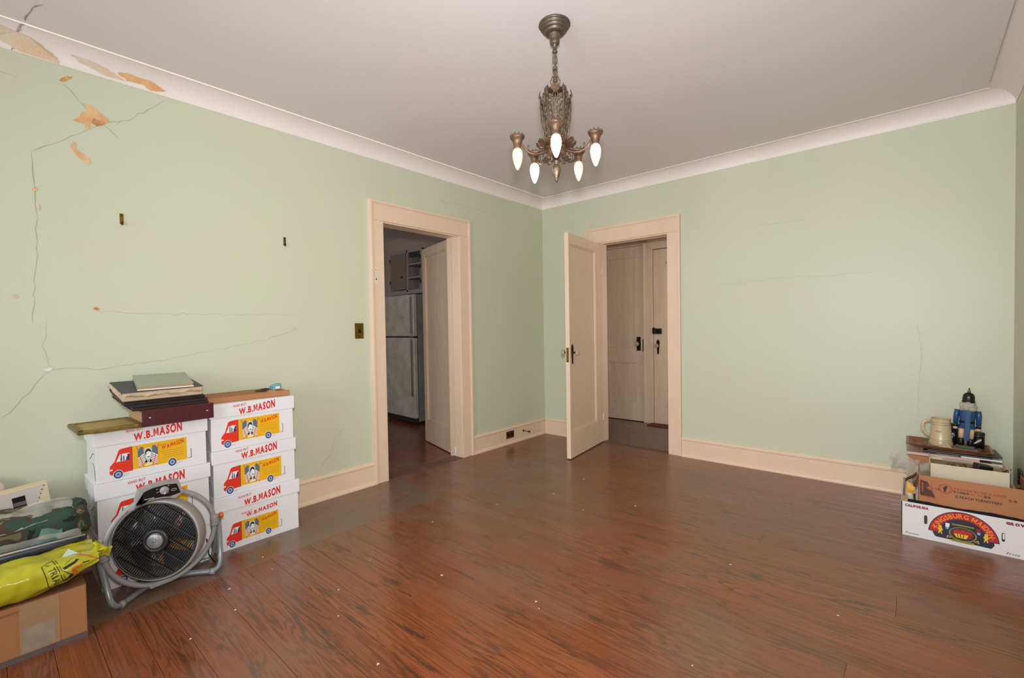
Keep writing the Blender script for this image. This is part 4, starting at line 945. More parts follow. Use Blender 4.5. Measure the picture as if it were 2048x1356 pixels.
# ------------------------------------------------ brown carton with things on it, lower left corner
M_tape = mat('packing tape', '#a9835f', .16, vary=.5, vscale=9, col2='#b59a7c')
M_tapec = mat('clear tape', '#9c8a78', .12, vary=.5, vscale=20, col2='#b8a58f')
r = thing('carton', 'large brown taped cardboard carton on the floor at the left edge', 'box', (.41, -4.25, 0), (0, 0, .012))
MB().box(-.27, .274, -.36, .352, 0, .205, M_card, .004).build('carton_body', r)
MB().box(-.27, .274, -.36, .352, .2052, .2085, M_cardd, .001).build('top_flap', r)
MB().box(.2745, .2755, .175, .262, .03, .115, M_tapec, 0).box(.2745, .2752, -.36, .352, .0, .022, mat('grey tape', '#6d5e5c', .3, vary=.4, vscale=30), 0).box(.2745, .2750, .17, .275, .02, .200, M_tape).build('tape_strip', r)
for z in (.18, .176): MB().box(.2745, .2752, -.36, .18, z, z+.0012, M_cardd, T=Matrix.Rotation(.03, 4, 'X')).build('crease', r)

def nz(p, s, a): return a*noise.noise(Vector(p)*s)
def pillow(mb, c, sx, sy, sz, m, nu=36, nv=18, pw=.6, amp=.01, fr=14, T=None, seed=0):
    def sp(v, e): return math.copysign(abs(v)**e, v)
    def fn(u, v):
        a = 2*PI*u; b = PI*(v-.5)
        p = Vector((c[0]+sx*sp(math.cos(b), pw)*sp(math.cos(a), pw), c[1]+sy*sp(math.cos(b), pw)*sp(math.sin(a), pw), c[2]+sz*sp(math.sin(b), pw)))
        d = noise.noise(p*fr+Vector((seed, 0, 0)))*amp + noise.noise(p*fr*2.7+Vector((seed, 3, 0)))*amp*.5
        q = (p-Vector(c)).normalized(); return p+q*d
    return mb.grid(nu, nv, fn, m, True, T)
# tan paper bundle
M_bund = mat('tan paper layers', '#c39a74', .3, vary=1, vscale=3, col2='#7d5236', bump=.8, bscale=8, stretch=(8, 2.5, 130))
r = thing('paper_bundle', 'tan bundle of layered paper in crinkled plastic on the brown carton, behind the yellow bag', 'paper bundle', (.345, -4.1, .209))
pillow(MB(), (0, 0, .052), .135, .235, .045, M_bund, 48, 16, .35, .008, 12).build('paper_layers', r)
# clear plastic end twist
M_film = mat('clear film', '#ddd8c8', .15, alpha=.42, spec=.8)
def film(mb, fn, nu, nv, amp, fr, seed=0, m=M_film):
    def g(u, v):
        p = Vector(fn(u, v)); k = noise.noise(p*fr+Vector((seed, 1, 2)))*amp + noise.noise(p*fr*2.3+Vector((seed, 5, 2)))*amp*.5
        return p + Vector((k, k*.6, k))
    return mb.grid(nu, nv, g, m)
f = MB(); film(f, lambda u, v: (.10+.06*v, .225+.05*u*(1-.6*abs(v-.5)), .03+.06*u*v+.02*math.sin(v*7)), 10, 8, .015, 30).build('plastic_end', r)
# dark rolled plastic
M_rolln = mat('navy roll', '#2c303c', .25, vary=.6, vscale=20, col2='#4a4e5c')
m = MB().tube([(0, -.30, 0), (0, -.1, .002), (0, .1, .004), (-.002, .205, .006)], [.02, .021, .02, .012], M_rolln, 12)
r = m.build('rolled_sheet'); r.location = (.497, -4.075, .328); tag(r, 'dark navy rolled plastic sheet lying along the front of the camouflage garment', 'roll')
MB().tube([(.012, -.30, .016), (.013, 0, .02), (.010, .2, .018)], .004, mat('pale edge', '#b8b4ac', .3), 6).build('pale_edge', r)
# camouflage garment
mc = bpy.data.materials.new('camouflage cloth'); mc.use_nodes = True; nt = mc.node_tree; b = nt.nodes['Principled BSDF']; b.inputs['Roughness'].default_value = .85
n = nt.nodes.new('ShaderNodeTexNoise'); n.inputs['Scale'].default_value = 13; n.inputs['Detail'].default_value = 1.5; n.inputs['Distortion'].default_value = .8
g = nt.nodes.new('ShaderNodeNewGeometry'); nt.links.new(g.outputs['Position'], n.inputs['Vector'])
cr = nt.nodes.new('ShaderNodeValToRGB'); cr.color_ramp.interpolation = 'CONSTANT'; e = cr.color_ramp.elements
e[0].position = 0; e[0].color = lin('#1d2226'); e[1].position = .40; e[1].color = lin('#2f4a3a')
for p_, c_ in ((.52, '#4a3a2c'), (.61, '#6d6a4a'), (.67, '#31503c')): x = e.new(p_); x.color = lin(c_)
nt.links.new(n.outputs[0], cr.inputs[0]); nt.links.new(cr.outputs[0], b.inputs['Base Color'])
r = thing('camouflage_jacket', 'folded camouflage garment in a clear plastic bag on the pile at the left edge', 'garment', (.325, -4.08, .322))
pillow(MB(), (0, 0, .062), .145, .228, .068, mc, 60, 24, .5, .022, 9).build('cloth', r)
pillow(MB(), (.03, .175, .07), .09, .06, .058, mc, 30, 16, .6, .02, 18, seed=5).build('sleeve', r)
M_tealp = mat('pale teal cloth', '#5f7f74', .8, vary=.3, vscale=60, bump=.3, bscale=300)
MB().grid(8, 8, lambda u, v: (.160+.004*math.sin(u*5)-.05*v*v, .055+.085*u+.04*v*(1-u), .010+.105*v), M_tealp).build('inner_pocket', r)
film(MB(), lambda u, v: (.150-.16*v-.01, -.25+.43*u, .098+.075*v-.03*v*v+.01*math.sin(u*9)), 40, 12, .018, 16).build('plastic_bag', r)
film(MB(), lambda u, v: (.155, -.22+.42*u, -.01+.06*v), 30, 5, .012, 22, 4).build('plastic_bag', r)
# cream die-cut box
M_cream = mat('cream card', '#e0cba4', .6, vary=.3, vscale=8, col2='#d0b88e')
M_greyc = mat('grey printed card', '#cfc4bb', .5)
r = thing('envelope_box', 'cream cardboard box with a die-cut window standing against the wall on the left pile', 'box', (.135, -4.078, .228), (math.radians(6.5), 0, 0))
MB().box(-.035, .035, -.18, .150, .0, .275, M_cream, .002).build('box_body', r)
MB().prism([(-.18, .07), (.075, .12), (.14, .272), (-.18, .272)], .0352, .0358, M_greyc, axis='x').build('printed_face', r)
MB().box(.0352, .037, .035, .075, .190, .245, M_black).box(.037, .0375, .037, .073, .190, .200, M_bund).box(.037, .0375, .036, .075, .205, .222, mat('lilac grey card', '#6b6068', .5)).build('window_cut', r)
m = MB()
for k in range(8): t = k/7; m.box(.0358, .0364, .085+.05*t, .089+.05*t, .150+.115*t, .154+.115*t, M_ink)
m.build('perforation', r)
M_pinkb = mat('pinkish white plastic', '#e3d3cc', .3, vary=.6, vscale=14, col2='#b98a80')
r = MB(); pillow(r, (0, 0, .18), .028, .13, .18, M_pinkb, 30, 20, .6, .012, 14)
o = r.build('plastic_bag'); o.location = (.062, -4.202, .205); tag(o, 'pinkish white plastic bag against the wall at the left picture edge', 'bag')
# second crumpled support is hidden below; yellow shopping bag over the carton front
M_ybag = mat('yellow plastic bag', '#c8c02a', .22, vary=.5, vscale=9, col2='#a8a01c', bump=.25, bscale=25)
M_ybo = mat('orange red print', '#d8622a', .35)
yb = thing('shopping_bag', 'bright yellow plastic shopping bag with black and orange print slumped on the brown carton', 'bag', (.60, -4.05, .21))
def ys(u, v, off=0):
    """u along y: 0 left (-.30) .. 1 right end (.205); v around the section, 0 rear bottom .. .5 front .. 1 rear top"""
    y = -.32 + .515*u
    tp = 1 if u < .62 else max(0, 1-((u-.62)/.38)**1.6*.72)          # taper to the tied end
    a = -PI*.80 + 1.55*PI*v
    hx, hz = .112, .056*tp + .006
    zc = .060 + .02*max(0, u-.5) + (.02*(1-tp))
    ex = .75
    x = hx*math.copysign(abs(math.cos(a))**ex, math.cos(a)); z = hz*math.copysign(abs(math.sin(a))**ex, math.sin(a))
    p = Vector((x + .005 - .10*(1-tp)*.4, y, zc + z))
    k = .010*noise.noise(p*11) + .005*noise.noise(p*31) + (.006*math.sin(v*60)*(1-tp))
    q = Vector((math.cos(a), 0, math.sin(a)))
    p = p + q*(k+off)
    if p.z < .004 and p.x < .08: p.z = .004 + off*.2
    return p
MB().grid(70, 44, lambda u, v: ys(u, v), M_ybag).build('bag_skin', yb)
def yfn(y, z, off=.0015):         # from (y,z) on the front of the bag to the skin: search v
    return ys((y+.32)/.515, .36 + (z+.02)/.145*.38, off)
def ypoly(mb, pts, m, off=.0015, n=5):
    """strip polygon given as two polylines (left,right) joined by quads"""
    A_, B_ = pts; vs = []
    for a, b in zip(A_, B_): vs += [yfn(*a, off=off), yfn(*b, off=off)]
    mb.add(vs, [(2*i, 2*i+1, 2*i+3, 2*i+2) for i in range(len(A_)-1)], m)
def seg(a, b, n=6): return [(a[0]+(b[0]-a[0])*i/n, a[1]+(b[1]-a[1])*i/n) for i in range(n+1)]
def yline(mb, a, b, w, m, off=.0018):
    d = Vector((b[0]-a[0], b[1]-a[1])).normalized(); nn = Vector((-d.y, d.x))*w/2
    ypoly(mb, (seg((a[0]+nn.x, a[1]+nn.y), (b[0]+nn.x, b[1]+nn.y)), seg((a[0]-nn.x, a[1]-nn.y), (b[0]-nn.x, b[1]-nn.y))), m, off)
p = MB()
O = lambda y, z: (y+4.05, z-.21)           # world y,z of the print
yline(p, O(-4.015, .315), O(-3.995, .195), .0022, M_ink); yline(p, O(-3.985, .335), O(-3.955, .20), .0022, M_ink); yline(p, O(-3.978, .335), O(-3.948, .20), .0015, M_ink)
yline(p, O(-4.015, .315), O(-3.985, .335), .0018, M_ink)
def ytext(txt, y0, z0, L, h, m, ang, off=.0018, bold=.03):
    vs, fs, tw = glyphs(txt, bold); ca_, sa_ = math.cos(ang), math.sin(ang)
    p.add([yfn(y0 + v.x/tw*L*ca_ - v.y*h*sa_, z0 + v.x/tw*L*sa_ + v.y*h*ca_, off) for v in vs], fs, m)
ytext('TRIAL', *O(-4.001, .292), .088, .020, M_ink, math.radians(-77), bold=.0)
yline(p, O(-3.958, .272), O(-3.925, .288), .013, M_ink); yline(p, O(-3.925, .288), O(-3.918, .300), .010, M_ink)      # big X strokes
yline(p, O(-3.955, .205), O(-3.935, .238), .013, M_ink); yline(p, O(-3.905, .270), O(-3.885, .268), .006, M_ink)
yline(p, O(-3.96, .262), O(-3.935, .238), .002, M_ink); yline(p, O(-3.955, .29), O(-3.925, .325), .0015, M_ink)
for a, b in (((-3.935, .262), (-3.905, .268)), ((-3.935, .262), (-3.925, .218)), ((-3.925, .218), (-3.895, .232)), ((-3.928, .255), (-3.908, .259)), ((-3.928, .255), (-3.92, .228))): yline(p, O(*a), O(*b), .0045, M_ybo)
for k in range(14):
    t = k/13; y_, z_ = -3.945+.082*t, .352-.075*t*t-.012*t
    yline(p, O(y_, z_), O(y_+.006, z_-.014), .0022, M_ybo, .003); yline(p, O(y_, z_-.006), O(y_+.009, z_-.004), .0018, M_ybo, .003)
for t in range(4): yline(p, O(-4.004+.004*t, .318-.002*t), O(-4.0+.003*t, .310), .0015, M_ink)
p.build('bag_print', yb)
for k in range(3):
    film(MB(), lambda u, v: (-.02+.03*k-.02*v, .19+.05*u, .085+.03*v-.04*u+.01*k), 6, 6, .02, 40, k, M_ybag).build('bag_handle', yb)
MB().add([(.055, .085, .108), (.056, .145, .112), (.03, .112, .136)], [(0, 1, 2)], mat('mint paper', '#b9cfc4', .6)).build('paper_corner', yb)

# ------------------------------------------------ right corner pile
M_crate = mat('white crate card', '#e2dedc', .45, vary=.2, vscale=6, col2='#cfc8c4')
M_cin = mat('crate inside card', '#a98a6a', .7, vary=.3, vscale=8)
cr_ = thing('fruit_crate', 'low white printed fruit crate on the floor in the right corner', 'crate', (3.325, -.60, 0))
x0, x1, y0, y1, hh = -.248, .250, -.205, .20, .187
m = MB().box(x0, x1, y0, y0+.006, 0, hh, M_crate, .001).box(x0, x0+.006, y0, y1, 0, hh, M_crate, .001).box(x1-.006, x1, y0, y1, 0, hh, M_crate, .001).box(x0, x1, y1-.006, y1, 0, hh, M_crate, .001)
m.build('crate_wall', cr_)
MB().box(x0+.006, x1-.006, y0+.006, y1-.006, 0, .006, M_cin).build('crate_floor', cr_)
for sx, sy in ((x0, y0), (x0, y1-.03), (x1-.03, y0), (x1-.03, y1-.03)): MB().box(sx+.004, sx+.028, sy+.006, sy+.026, 0, hh+.03, M_cin, .002).build('corner_post', cr_)
SX = [0, 1]          # where and how wide the arch is printed
T5 = lambda x, z, d: (x0+(.222+SX[0]+(x-.222)*SX[1] if SX[0] else x), y0-d, z)
p = MB()
def P5(pts, d, m): p.add([T5(a, b, d) for a, b in pts], [tuple(range(len(pts)))], m)
def edge(txt, x, z, w, h, c1, c2, bold=.0):
    vs, fs, tw = glyphs(txt, .09); p.add([T5(x-.0015+v.x/tw*(w+.003), z+v.y*h, .0006) for v in vs], fs, c2)
    vs, fs, tw = glyphs(txt, .02); p.add([T5(x+v.x/tw*w, z+v.y*h, .0010) for v in vs], fs, c1)
M_crim = mat('crimson print', '#b4202c', .45); M_dnav = mat('dark navy print', '#1f2338', .5); M_fruit = mat('fruit red print', '#8f2420', .45); M_leaf = mat('olive print', '#8c8a2a', .45); M_oran = mat('orange lettering', '#f08a24', .45); M_yl2 = mat('yellow print', '#e6c322', .45)
edge('CALIFORNIA', .018, .163, .094, .0125, M_crim, M_dnav); edge('GROWN', .402, .163, .085, .0125, M_crim, M_dnav)
def ring_poly(cx, cz, r0, r1, a0, a1, n=28, sq=1.0):
    return [(cx+r1*math.cos(a0+(a1-a0)*i/n), cz+sq*r1*math.sin(a0+(a1-a0)*i/n)) for i in range(n+1)] + [(cx+r0*math.cos(a1-(a1-a0)*i/n), cz+sq*r0*math.sin(a1-(a1-a0)*i/n)) for i in range(n+1)]
cx, cz = .222, .045; SX[:] = [.024, 1.10]
a0, a1 = math.radians(172), math.radians(8)
P5([(cx-.105, .045), (cx-.095, .028), (cx+.095, .022), (cx+.105, .040)] + [(cx+.105*math.cos(t), cz+.115*math.sin(t)) for t in [PI*k/20 for k in range(1, 20)]], .0004, M_dnav)
def band(r0, r1, d, m, a0=a0, a1=a1, q=1.12, n=30):
    A_ = [(cx+r0*math.cos(a0+(a1-a0)*i/n), cz+q*r0*math.sin(a0+(a1-a0)*i/n)) for i in range(n+1)]; B_ = [(cx+r1*math.cos(a0+(a1-a0)*i/n), cz+q*r1*math.sin(a0+(a1-a0)*i/n)) for i in range(n+1)]
    vs = []
    for a, b in zip(A_, B_): vs += [T5(*a, d), T5(*b, d)]
    p.add(vs, [(2*i, 2*i+1, 2*i+3, 2*i+2) for i in range(n)], m)
band(.084, .122, .0008, M_dnav, math.radians(176), math.radians(4)); band(.087, .119, .0010, M_crim, math.radians(174), math.radians(6))
vs, fs, tw = glyphs('·KINGSBURG MAIDEN·', .03)
def arc(v):
    t = v.x/tw; a = math.radians(168)+(math.radians(12)-math.radians(168))*t; r_ = .093+.020*v.y; return T5(cx+r_*math.cos(a), cz+1.12*r_*math.sin(a), .0014)
p.add([arc(v) for v in vs], fs, M_oran)
def disc(x, z, rx, rz, d, m, n=20): P5([(x+rx*math.cos(2*PI*k/n), z+rz*math.sin(2*PI*k/n)) for k in range(n)], d, m)
disc(cx, .065, .048, .037, .0012, M_leaf); disc(cx, .066, .043, .033, .0014, M_dnav); disc(cx, .068, .036, .026, .0016, M_fruit)
for k in range(9): disc(cx-.026+.0065*k, .077+.004*math.sin(k*2), .006, .0055, .0018+k*.00003, mat('bright fruit', '#c23028', .45) if k == 0 else bpy.data.materials['bright fruit'])
P5([(cx-.03, .066), (cx+.02, .066), (cx+.012, .046), (cx-.022, .046)], .0020, M_yl2)
for k in range(3): P5([(cx-.020+.010*k, .064), (cx-.016+.010*k, .064), (cx-.014+.009*k, .048), (cx-.017+.009*k, .048)], .0022, M_fruit)
for k in range(9): t = -.032+.008*k; disc(cx+t, .112-.15*t*t*8, .007, .004, .0016+k*.00004, M_leaf)
for k in range(9): t = -.032+.008*k; disc(cx+t, .026+.12*t*t*8, .008, .005, .0016+k*.00004, M_leaf)
for s in (-1, 1):
    P5([(cx+s*.060, .112), (cx+s*.045, .112), (cx+s*.047, .092), (cx+s*.060, .092)], .0016, M_inkw if s == -1 else M_fruit); P5([(cx+s*.060, .092), (cx+s*.047, .092), (cx+s*.05, .080), (cx+s*.058, .080)], .0016, M_lblue)
    bx_ = cx+s*.078
    P5([(bx_, .094), (bx_+.006, .090), (bx_+.005, .082), (bx_+.010, .070), (bx_+.004, .066), (bx_+.007, .048), (bx_+.003, .048), (bx_, .060), (bx_-.005, .048), (bx_-.008, .049), (bx_-.005, .066), (bx_-.010, .072), (bx_-.005, .083), (bx_-.006, .090)], .0016, M_yl2)
    P5([(cx+s*.038, .040), (cx+s*.052, .050), (cx+s*.056, .034)], .0018, M_yl2); P5([(cx+s*.042, .040), (cx+s*.050, .046), (cx+s*.052, .037)], .0020, M_dnav)
SX[:] = [0, 1]
vs, fs, tw = glyphs('Premium', 0); p.add([T5(.018+(v.x+v.y*.3)/tw*.056, .012+v.y*.011, .0006) for v in vs], fs, M_ink)
vs, fs, tw = glyphs('Fruit', 0); p.add([T5(.402+(v.x+v.y*.3)/tw*.045, .012+v.y*.011, .0006) for v in vs], fs, M_ink)
p.build('crate_print', cr_)
def slot(cx_, z0_, z1_, w): return [(cx_-w, z0_+w), (cx_-w*.5, z0_), (cx_+w*.5, z0_), (cx_+w, z0_+w), (cx_+w, z1_-w), (cx_+w*.5, z1_), (cx_-w*.5, z1_), (cx_-w, z1_-w)]
m = MB(); m.add([T5(a, b, .0008) for a, b in slot(.102, .083, .131, .0065)], [tuple(range(8))], M_black); m.add([T5(a, b, .0008) for a, b in slot(.392, .072, .116, .006)], [tuple(range(8))], M_black); m.add([T5(a, b, .0012) for a, b in slot(.393, .083, .113, .0035)], [tuple(range(8))], M_crate)
m.build('hand_hole', cr_)
# brown turnover carton standing in the crate
bc = thing('carton', 'open brown bakery carton standing in the white fruit crate', 'box', (3.365, -.60, .007), (0, 0, 0))
M_bcard = mat('red brown cardboard', '#b0764c', .7, vary=.35, vscale=6, col2='#9c6238', bump=.1, bscale=18)
bz = .332
m = MB().box(-.215, .205, -.176, -.171, 0, bz, M_bcard, .001).box(-.215, -.210, -.171, .06, 0, bz+.01, M_bcard, .001).box(.200, .205, -.171, .14, 0, bz, M_bcard, .001).box(-.21, .2, .13, .135, 0, .246, M_bcard, .001).box(-.21, .2, -.171, .13, 0, .004, M_bcard)
m.build('carton_wall', bc)
MB().prism([(-.17, bz), (-.02, bz), (.05, bz-.02), (.13, bz-.05), (.13, bz-.12), (-.17, bz-.1)], .1985, .2, M_bcard, axis='x').grid(10, 4, lambda u, v: (.205-.02*v, -.17+.30*u, bz-.05+.055*v*(1-u)+.012*math.sin(u*6)), M_bcard).build('torn_flap', bc)
MB().grid(6, 5, lambda u, v: (-.212-.03*u, -.16+.10*v, bz-.05-.06*u+.045*v*(1-u)), M_cardd).build('torn_flap', bc)
p = MB(); F5 = lambda x, z, d: (-.215+x, -.176-d, z-.007)
def P6(pts, d, m): p.add([F5(a, b, d) for a, b in pts], [tuple(range(len(pts)))], m)
M_brk = mat('brown print', '#4a2c22', .6); M_rbr = mat('rust print', '#a84828', .6); M_dkst = mat('stamp ink', '#3a2626', .6)
P6([(.005, .315), (.036, .308), (.070, .222), (.005, .226)], .0005, M_brk)
P6([(.012, .300), (.020, .300), (.018, .246), (.014, .246)], .0008, M_rbr); P6([(.005, .232), (.068, .228), (.070, .222), (.005, .226)], .0007, M_rbr); P6([(.03, .276), (.047, .291), (.064, .276), (.047, .262)], .0008, M_rbr); p.add([F5(.047+.006*math.cos(t), .277+.006*math.sin(t), .001) for t in [2*PI*k/12 for k in range(12)]], [tuple(range(12))], M_bcard)
def t6(txt, x, z, w, h, m, bold=.0, d=.0009, sl=0):
    vs, fs, tw = glyphs(txt, bold); p.add([F5(x+v.x/tw*w, z+v.y*h+sl*v.x/tw, d) for v in vs], fs, m)
t6('56', .067, .272, .020, .011, M_dkst)
for rr, mm_ in ((.028, M_rbr), (.0235, M_bcard), (.021, M_rbr)): p.add([F5(.107+rr*math.cos(t), .284+rr*.95*math.sin(t), .0006+(.028-rr)*.04) for t in [2*PI*k/24 for k in range(24)]], [tuple(range(24))], mm_)
p.add([F5(.107+.018*math.cos(t), .284+.018*math.sin(t), .0012) for t in [2*PI*k/20 for k in range(20)]], [tuple(range(20))], M_bcard)
t6('f', .098, .271, .018, .028, M_dkst, .06, .0015)
t6('PEPPERIDGE FARM', .140, .286, .190, .012, M_rbr, .02); t6('82089', .137, .272, .060, .012, M_dkst, 0, .0012, -.002); t6('SPECIAL PACK', .165, .273, .105, .006, M_dkst, 0, .0008); t6('59', .252, .268, .024, .013, M_dkst, .02, .0012)
t6('12 PEACH TURNOVERS', .145, .246, .172, .0125, M_dkst, .03); t6('54', .338, .268, .030, .014, M_dkst, 0)
p.build('carton_print', bc)
# dark folded things between crate and carton
M_dkb = mat('dark navy bag', '#0a0c10', .7, vary=.3, vscale=30, spec=.2)
o = MB().grid(24, 4, lambda u, v: (3.09+.475*u, -.792+.012*v, .165+.030*v+.003*math.sin(u*11)+.002*math.sin(u*37)), M_dkb).grid(24, 2, lambda u, v: (3.09+.475*u, -.780+.0008*v, .195-.185*v+.003*math.sin(u*11)), M_dkb).build('bin_liner'); tag(o, 'dark navy plastic liner tucked between the white crate and the brown carton', 'plastic sheet')
# cream container with yellow paper at the left end of the crate
r = thing('paper_sack', 'crumpled cream sack with yellow and brown scraps at the left end of the white crate', 'bag', (3.113, -.66, .008))
pillow(MB(), (0, 0, .135), .021, .085, .130, mat('cream sack', '#cfc6b0', .5, vary=.6, vscale=14, col2='#a8a490'), 24, 16, .5, .012, 20).build('sack_body', r)
MB().grid(5, 6, lambda u, v: (-.012+.035*u, -.088-.006*math.sin(v*3), .215+.065*v-.03*u*v), mat('yellow paper', '#e0a53a', .5)).build('yellow_paper', r)
MB().grid(6, 6, lambda u, v: (-.02+.05*u, -.075+.05*v+.01*math.sin(u*7), .275+.05*u+.02*v*math.sin(v*5)), mat('torn brown card', '#5a2c18', .7)).build('torn_card', r)
# clear plastic bag hanging over the back
r = thing('plastic_bag', 'crumpled clear plastic bag spilling over the left rear of the right pile', 'bag', (3.11, -.36, .235))
film(MB(), lambda u, v: (-.085+.18*u, .03*math.sin(u*5)-.04*v, .0+.12*v*(1-.35*u)+.02*math.sin(u*9)-.03*(1-v)*u), 22, 14, .030, 12).build('bag_skin', r)
film(MB(), lambda u, v: (-.075+.16*u, -.03+.03*math.sin(u*5)-.04*v, .01+.10*v*(1-.35*u)+.02*math.sin(u*8)), 20, 12, .030, 14, 7).build('bag_skin', r)
# white open box on the carton
M_wb = mat('ivory card', '#dccdb2', .6, vary=.2, vscale=8, col2='#d0bd9e')
wb = thing('tray_box', 'open ivory cardboard box full of odds and ends on the brown carton', 'box', (3.358, -.50, .255), (0, 0, 0))
m = MB().box(-.160, .157, -.10, -.096, 0, .118, M_wb, .0008).box(-.160, -.156, -.10, .17, 0, .120, M_wb, .0008).box(.153, .157, -.10, .17, 0, .118, M_wb, .0008).box(-.16, .157, .166, .17, 0, .098, M_wb, .0008).box(-.16, .157, -.10, .17, 0, .003, M_wb)
m.build('box_wall', wb)
MB().grid(8, 3, lambda u, v: (-.10+.24*u, .160-.06*v, .098+.006*math.sin(u*5)-.008*v), M_film).build('cellophane', wb)
hd_ = MB().box(-.155, .152, -.094, .164, .004, .085, M_cin).build('packing_filler', wb)
def onwb(name, label, cat, x, y, z, mbb, part, rot=(0, 0, 0)):
    r = thing(name, label, cat, (3.358+x, -.50+y, .255+z), rot); mbb.build(part, r); return r
r = onwb('camera_case', 'small black boxy case sticking out of the ivory box', 'case', .055, -.03, .086, MB().box(-.032, .032, -.03, .03, 0, .046, M_black, .006), 'case_body', (0, math.radians(8), .3))
MB().box(-.028, .028, -.0315, -.030, .006, .020, M_chrome, .001).build('metal_plate', r)
M_chipb = mat('brown trinket', '#5a3a24', .4, vary=.5, vscale=60)
for i, (x, y, s, lb) in enumerate(((-.075, -.05, 1, 'leftmost small brown trinket in the ivory box'), (-.055, -.03, .8, 'second small brown trinket from the left in the ivory box'), (-.018, -.04, 1.1, 'round brown trinket in the middle of the ivory box'))):
    r = onwb('trinket', lb, 'trinket', x, y, .086, pillow(MB(), (0, 0, .016*s), .014*s, .012*s, .016*s, M_chipb, 14, 8, .8, .006, 60, seed=i), 'body'); r['group'] = 'brown trinkets in the ivory box'
r = onwb('brass_fitting', 'small yellowish brass fitting beside the black case in the ivory box', 'fitting', .012, -.04, .086, MB().lathe([(.010, 0), (.011, .010), (.007, .014), (.008, .024), (.003, .026)], M_brass, 12), 'body')
for i, (x, a, l, lb) in enumerate(((.10, .55, .075, 'black pen sticking out of the ivory box to the right'), (.095, .2, .07, 'dark curved comb lying under the black pen in the ivory box'))):
    r = onwb('pen' if i == 0 else 'comb', lb, 'pen' if i == 0 else 'comb', x, -.06, .090, MB().tube([(0, 0, 0), (l*.5*math.cos(a), .005, l*.5*math.sin(a)+.003*i), (l*math.cos(a), .01, l*math.sin(a)-.012*i)], [.003, .0042, .003], M_black, 8), 'barrel')
    MB().tube([(l*.8*math.cos(a), .006, l*.8*math.sin(a)-.008*i), (l*.98*math.cos(a), .006, l*.98*math.sin(a)-.011*i)], .0046, M_chrome, 6).build('end_cap', r)

# rear stack: hidden carton, papers, saucer, frames, tray, mug, nutcracker, tins
YB = -.235
o = MB().box(3.105, 3.475, -.322, -.045, 0, .345, M_card, .003).box(3.11, 3.47, -.317, -.05, .345, .348, M_cardd).build('carton'); tag(o, 'closed cardboard carton behind the white crate, carrying the tray', 'box')
M_pink = mat('pink paper edge', '#d8a898', .6, vary=.7, vscale=30, col2='#cfc0ae')
for i, (x0_, x1_, z_, t_, m_, lb, rt_) in enumerate(((3.095, 3.42, .349, .016, M_pink, 'pink-edged folder of papers lowest in the rear stack under the tray', .02), (3.345, 3.515, .366, .008, M_inkw, 'white paper pad sticking out to the right under the dark frames', -.03))):
    o = MB().box(-(x1_-x0_)/2, (x1_-x0_)/2, -.085, .12, 0, t_, m_, .001).build('paper_pad'); o.location = ((x0_+x1_)/2, YB, z_); o.rotation_euler = (0, 0, rt_); tag(o, lb, 'papers')
o = MB().lathe([(.03, 0), (.052, .003), (.058, .010), (.055, .010), (.045, .006), (.002, .005)], mat('grey green glass', '#8c9a8c', .2), 28).build('saucer'); o.location = (3.283, -.295, .3655); o.scale = (1, .6, .9); tag(o, 'grey-green oval dish below the wooden tray', 'dish')
# two dark framed boards
M_dkw = mat('dark wood', '#2a1a14', .4, vary=.5, vscale=30, col2='#40281c')
for i, (w, z_, rz, lb) in enumerate(((.30, .375, -.03, 'lower dark wooden plaque under the reddish tray'), (.32, .386, .05, 'upper dark wooden plaque under the reddish tray, its corner showing at the right'))):
    r = thing('wooden_plaque', lb, 'plaque', (3.325+.025*i, YB+.0, z_), (0, 0, rz), 'dark plaques under the tray')
    MB().box(-w/2, w/2, -.088, .115, 0, .009, M_dkw, .003).build('board', r); MB().box(-w/2+.02, w/2-.02, -.07, .09, .009, .0102, M_blk).build('plate', r)
M_redw = mat('reddish tray wood', '#7a4226', .35, vary=.6, vscale=14, col2='#a2603a', stretch=(1, 6, 6))
tr = thing('wooden_tray', 'reddish wooden tray with flared sides carrying the mug and nutcracker', 'tray', (3.285, YB, .397), (0, .02, 0))
def trw(w0, w1, d0, d1, z0, z1, t):
    m = MB(); vs = [(-w0, -d0, z0), (w0, -d0, z0), (w0, d0, z0), (-w0, d0, z0), (-w1, -d1, z1), (w1, -d1, z1), (w1, d1, z1), (-w1, d1, z1)]
    vi = [(p[0]*(1-t/abs(p[0])), p[1]*(1-t/abs(p[1])), p[2]+(.004 if k < 4 else 0)) for k, p in enumerate(vs)]
    fs = [(0, 3, 2, 1)] + [(a, (a+1) % 4, (a+1) % 4+4, a+4) for a in range(4)] + [(a+12, (a+1) % 4+12, (a+1) % 4+8, a+8) for a in range(4)] + [(8, 9, 10, 11)] + [(a+4, (a+1) % 4+4, (a+1) % 4+12, a+12) for a in range(4)]
    return m.add(vs+vi, fs, M_redw)
trw(.150, .192, .09, .125, 0, .024, .006).build('tray_body', tr)
for s in (-1, 1): MB().box(s*.193, s*.178, -.12, .12, .018, .026, M_redw, .003).build('rim', tr)
M_gfr = mat('grey green frame', '#6a624c', .45, vary=.4, vscale=20)
gf = thing('framed_picture', 'flat grey-green picture frame lying in the reddish tray under the mug', 'picture frame', (3.30, YB-.005, .4025), (0, 0, -.03))
for a, b, c_, d_ in ((-.125, -.105, -.075, .085), (.115, .135, -.075, .085), (-.125, .135, -.075, -.057), (-.125, .135, .067, .085)): MB().box(a, b, c_, d_, 0, .014, M_gfr, .003).build('frame_rail', gf)
MB().box(-.106, .116, -.058, .068, .001, .006, mat('tan picture', '#c4a87c', .5)).build('backing', gf)
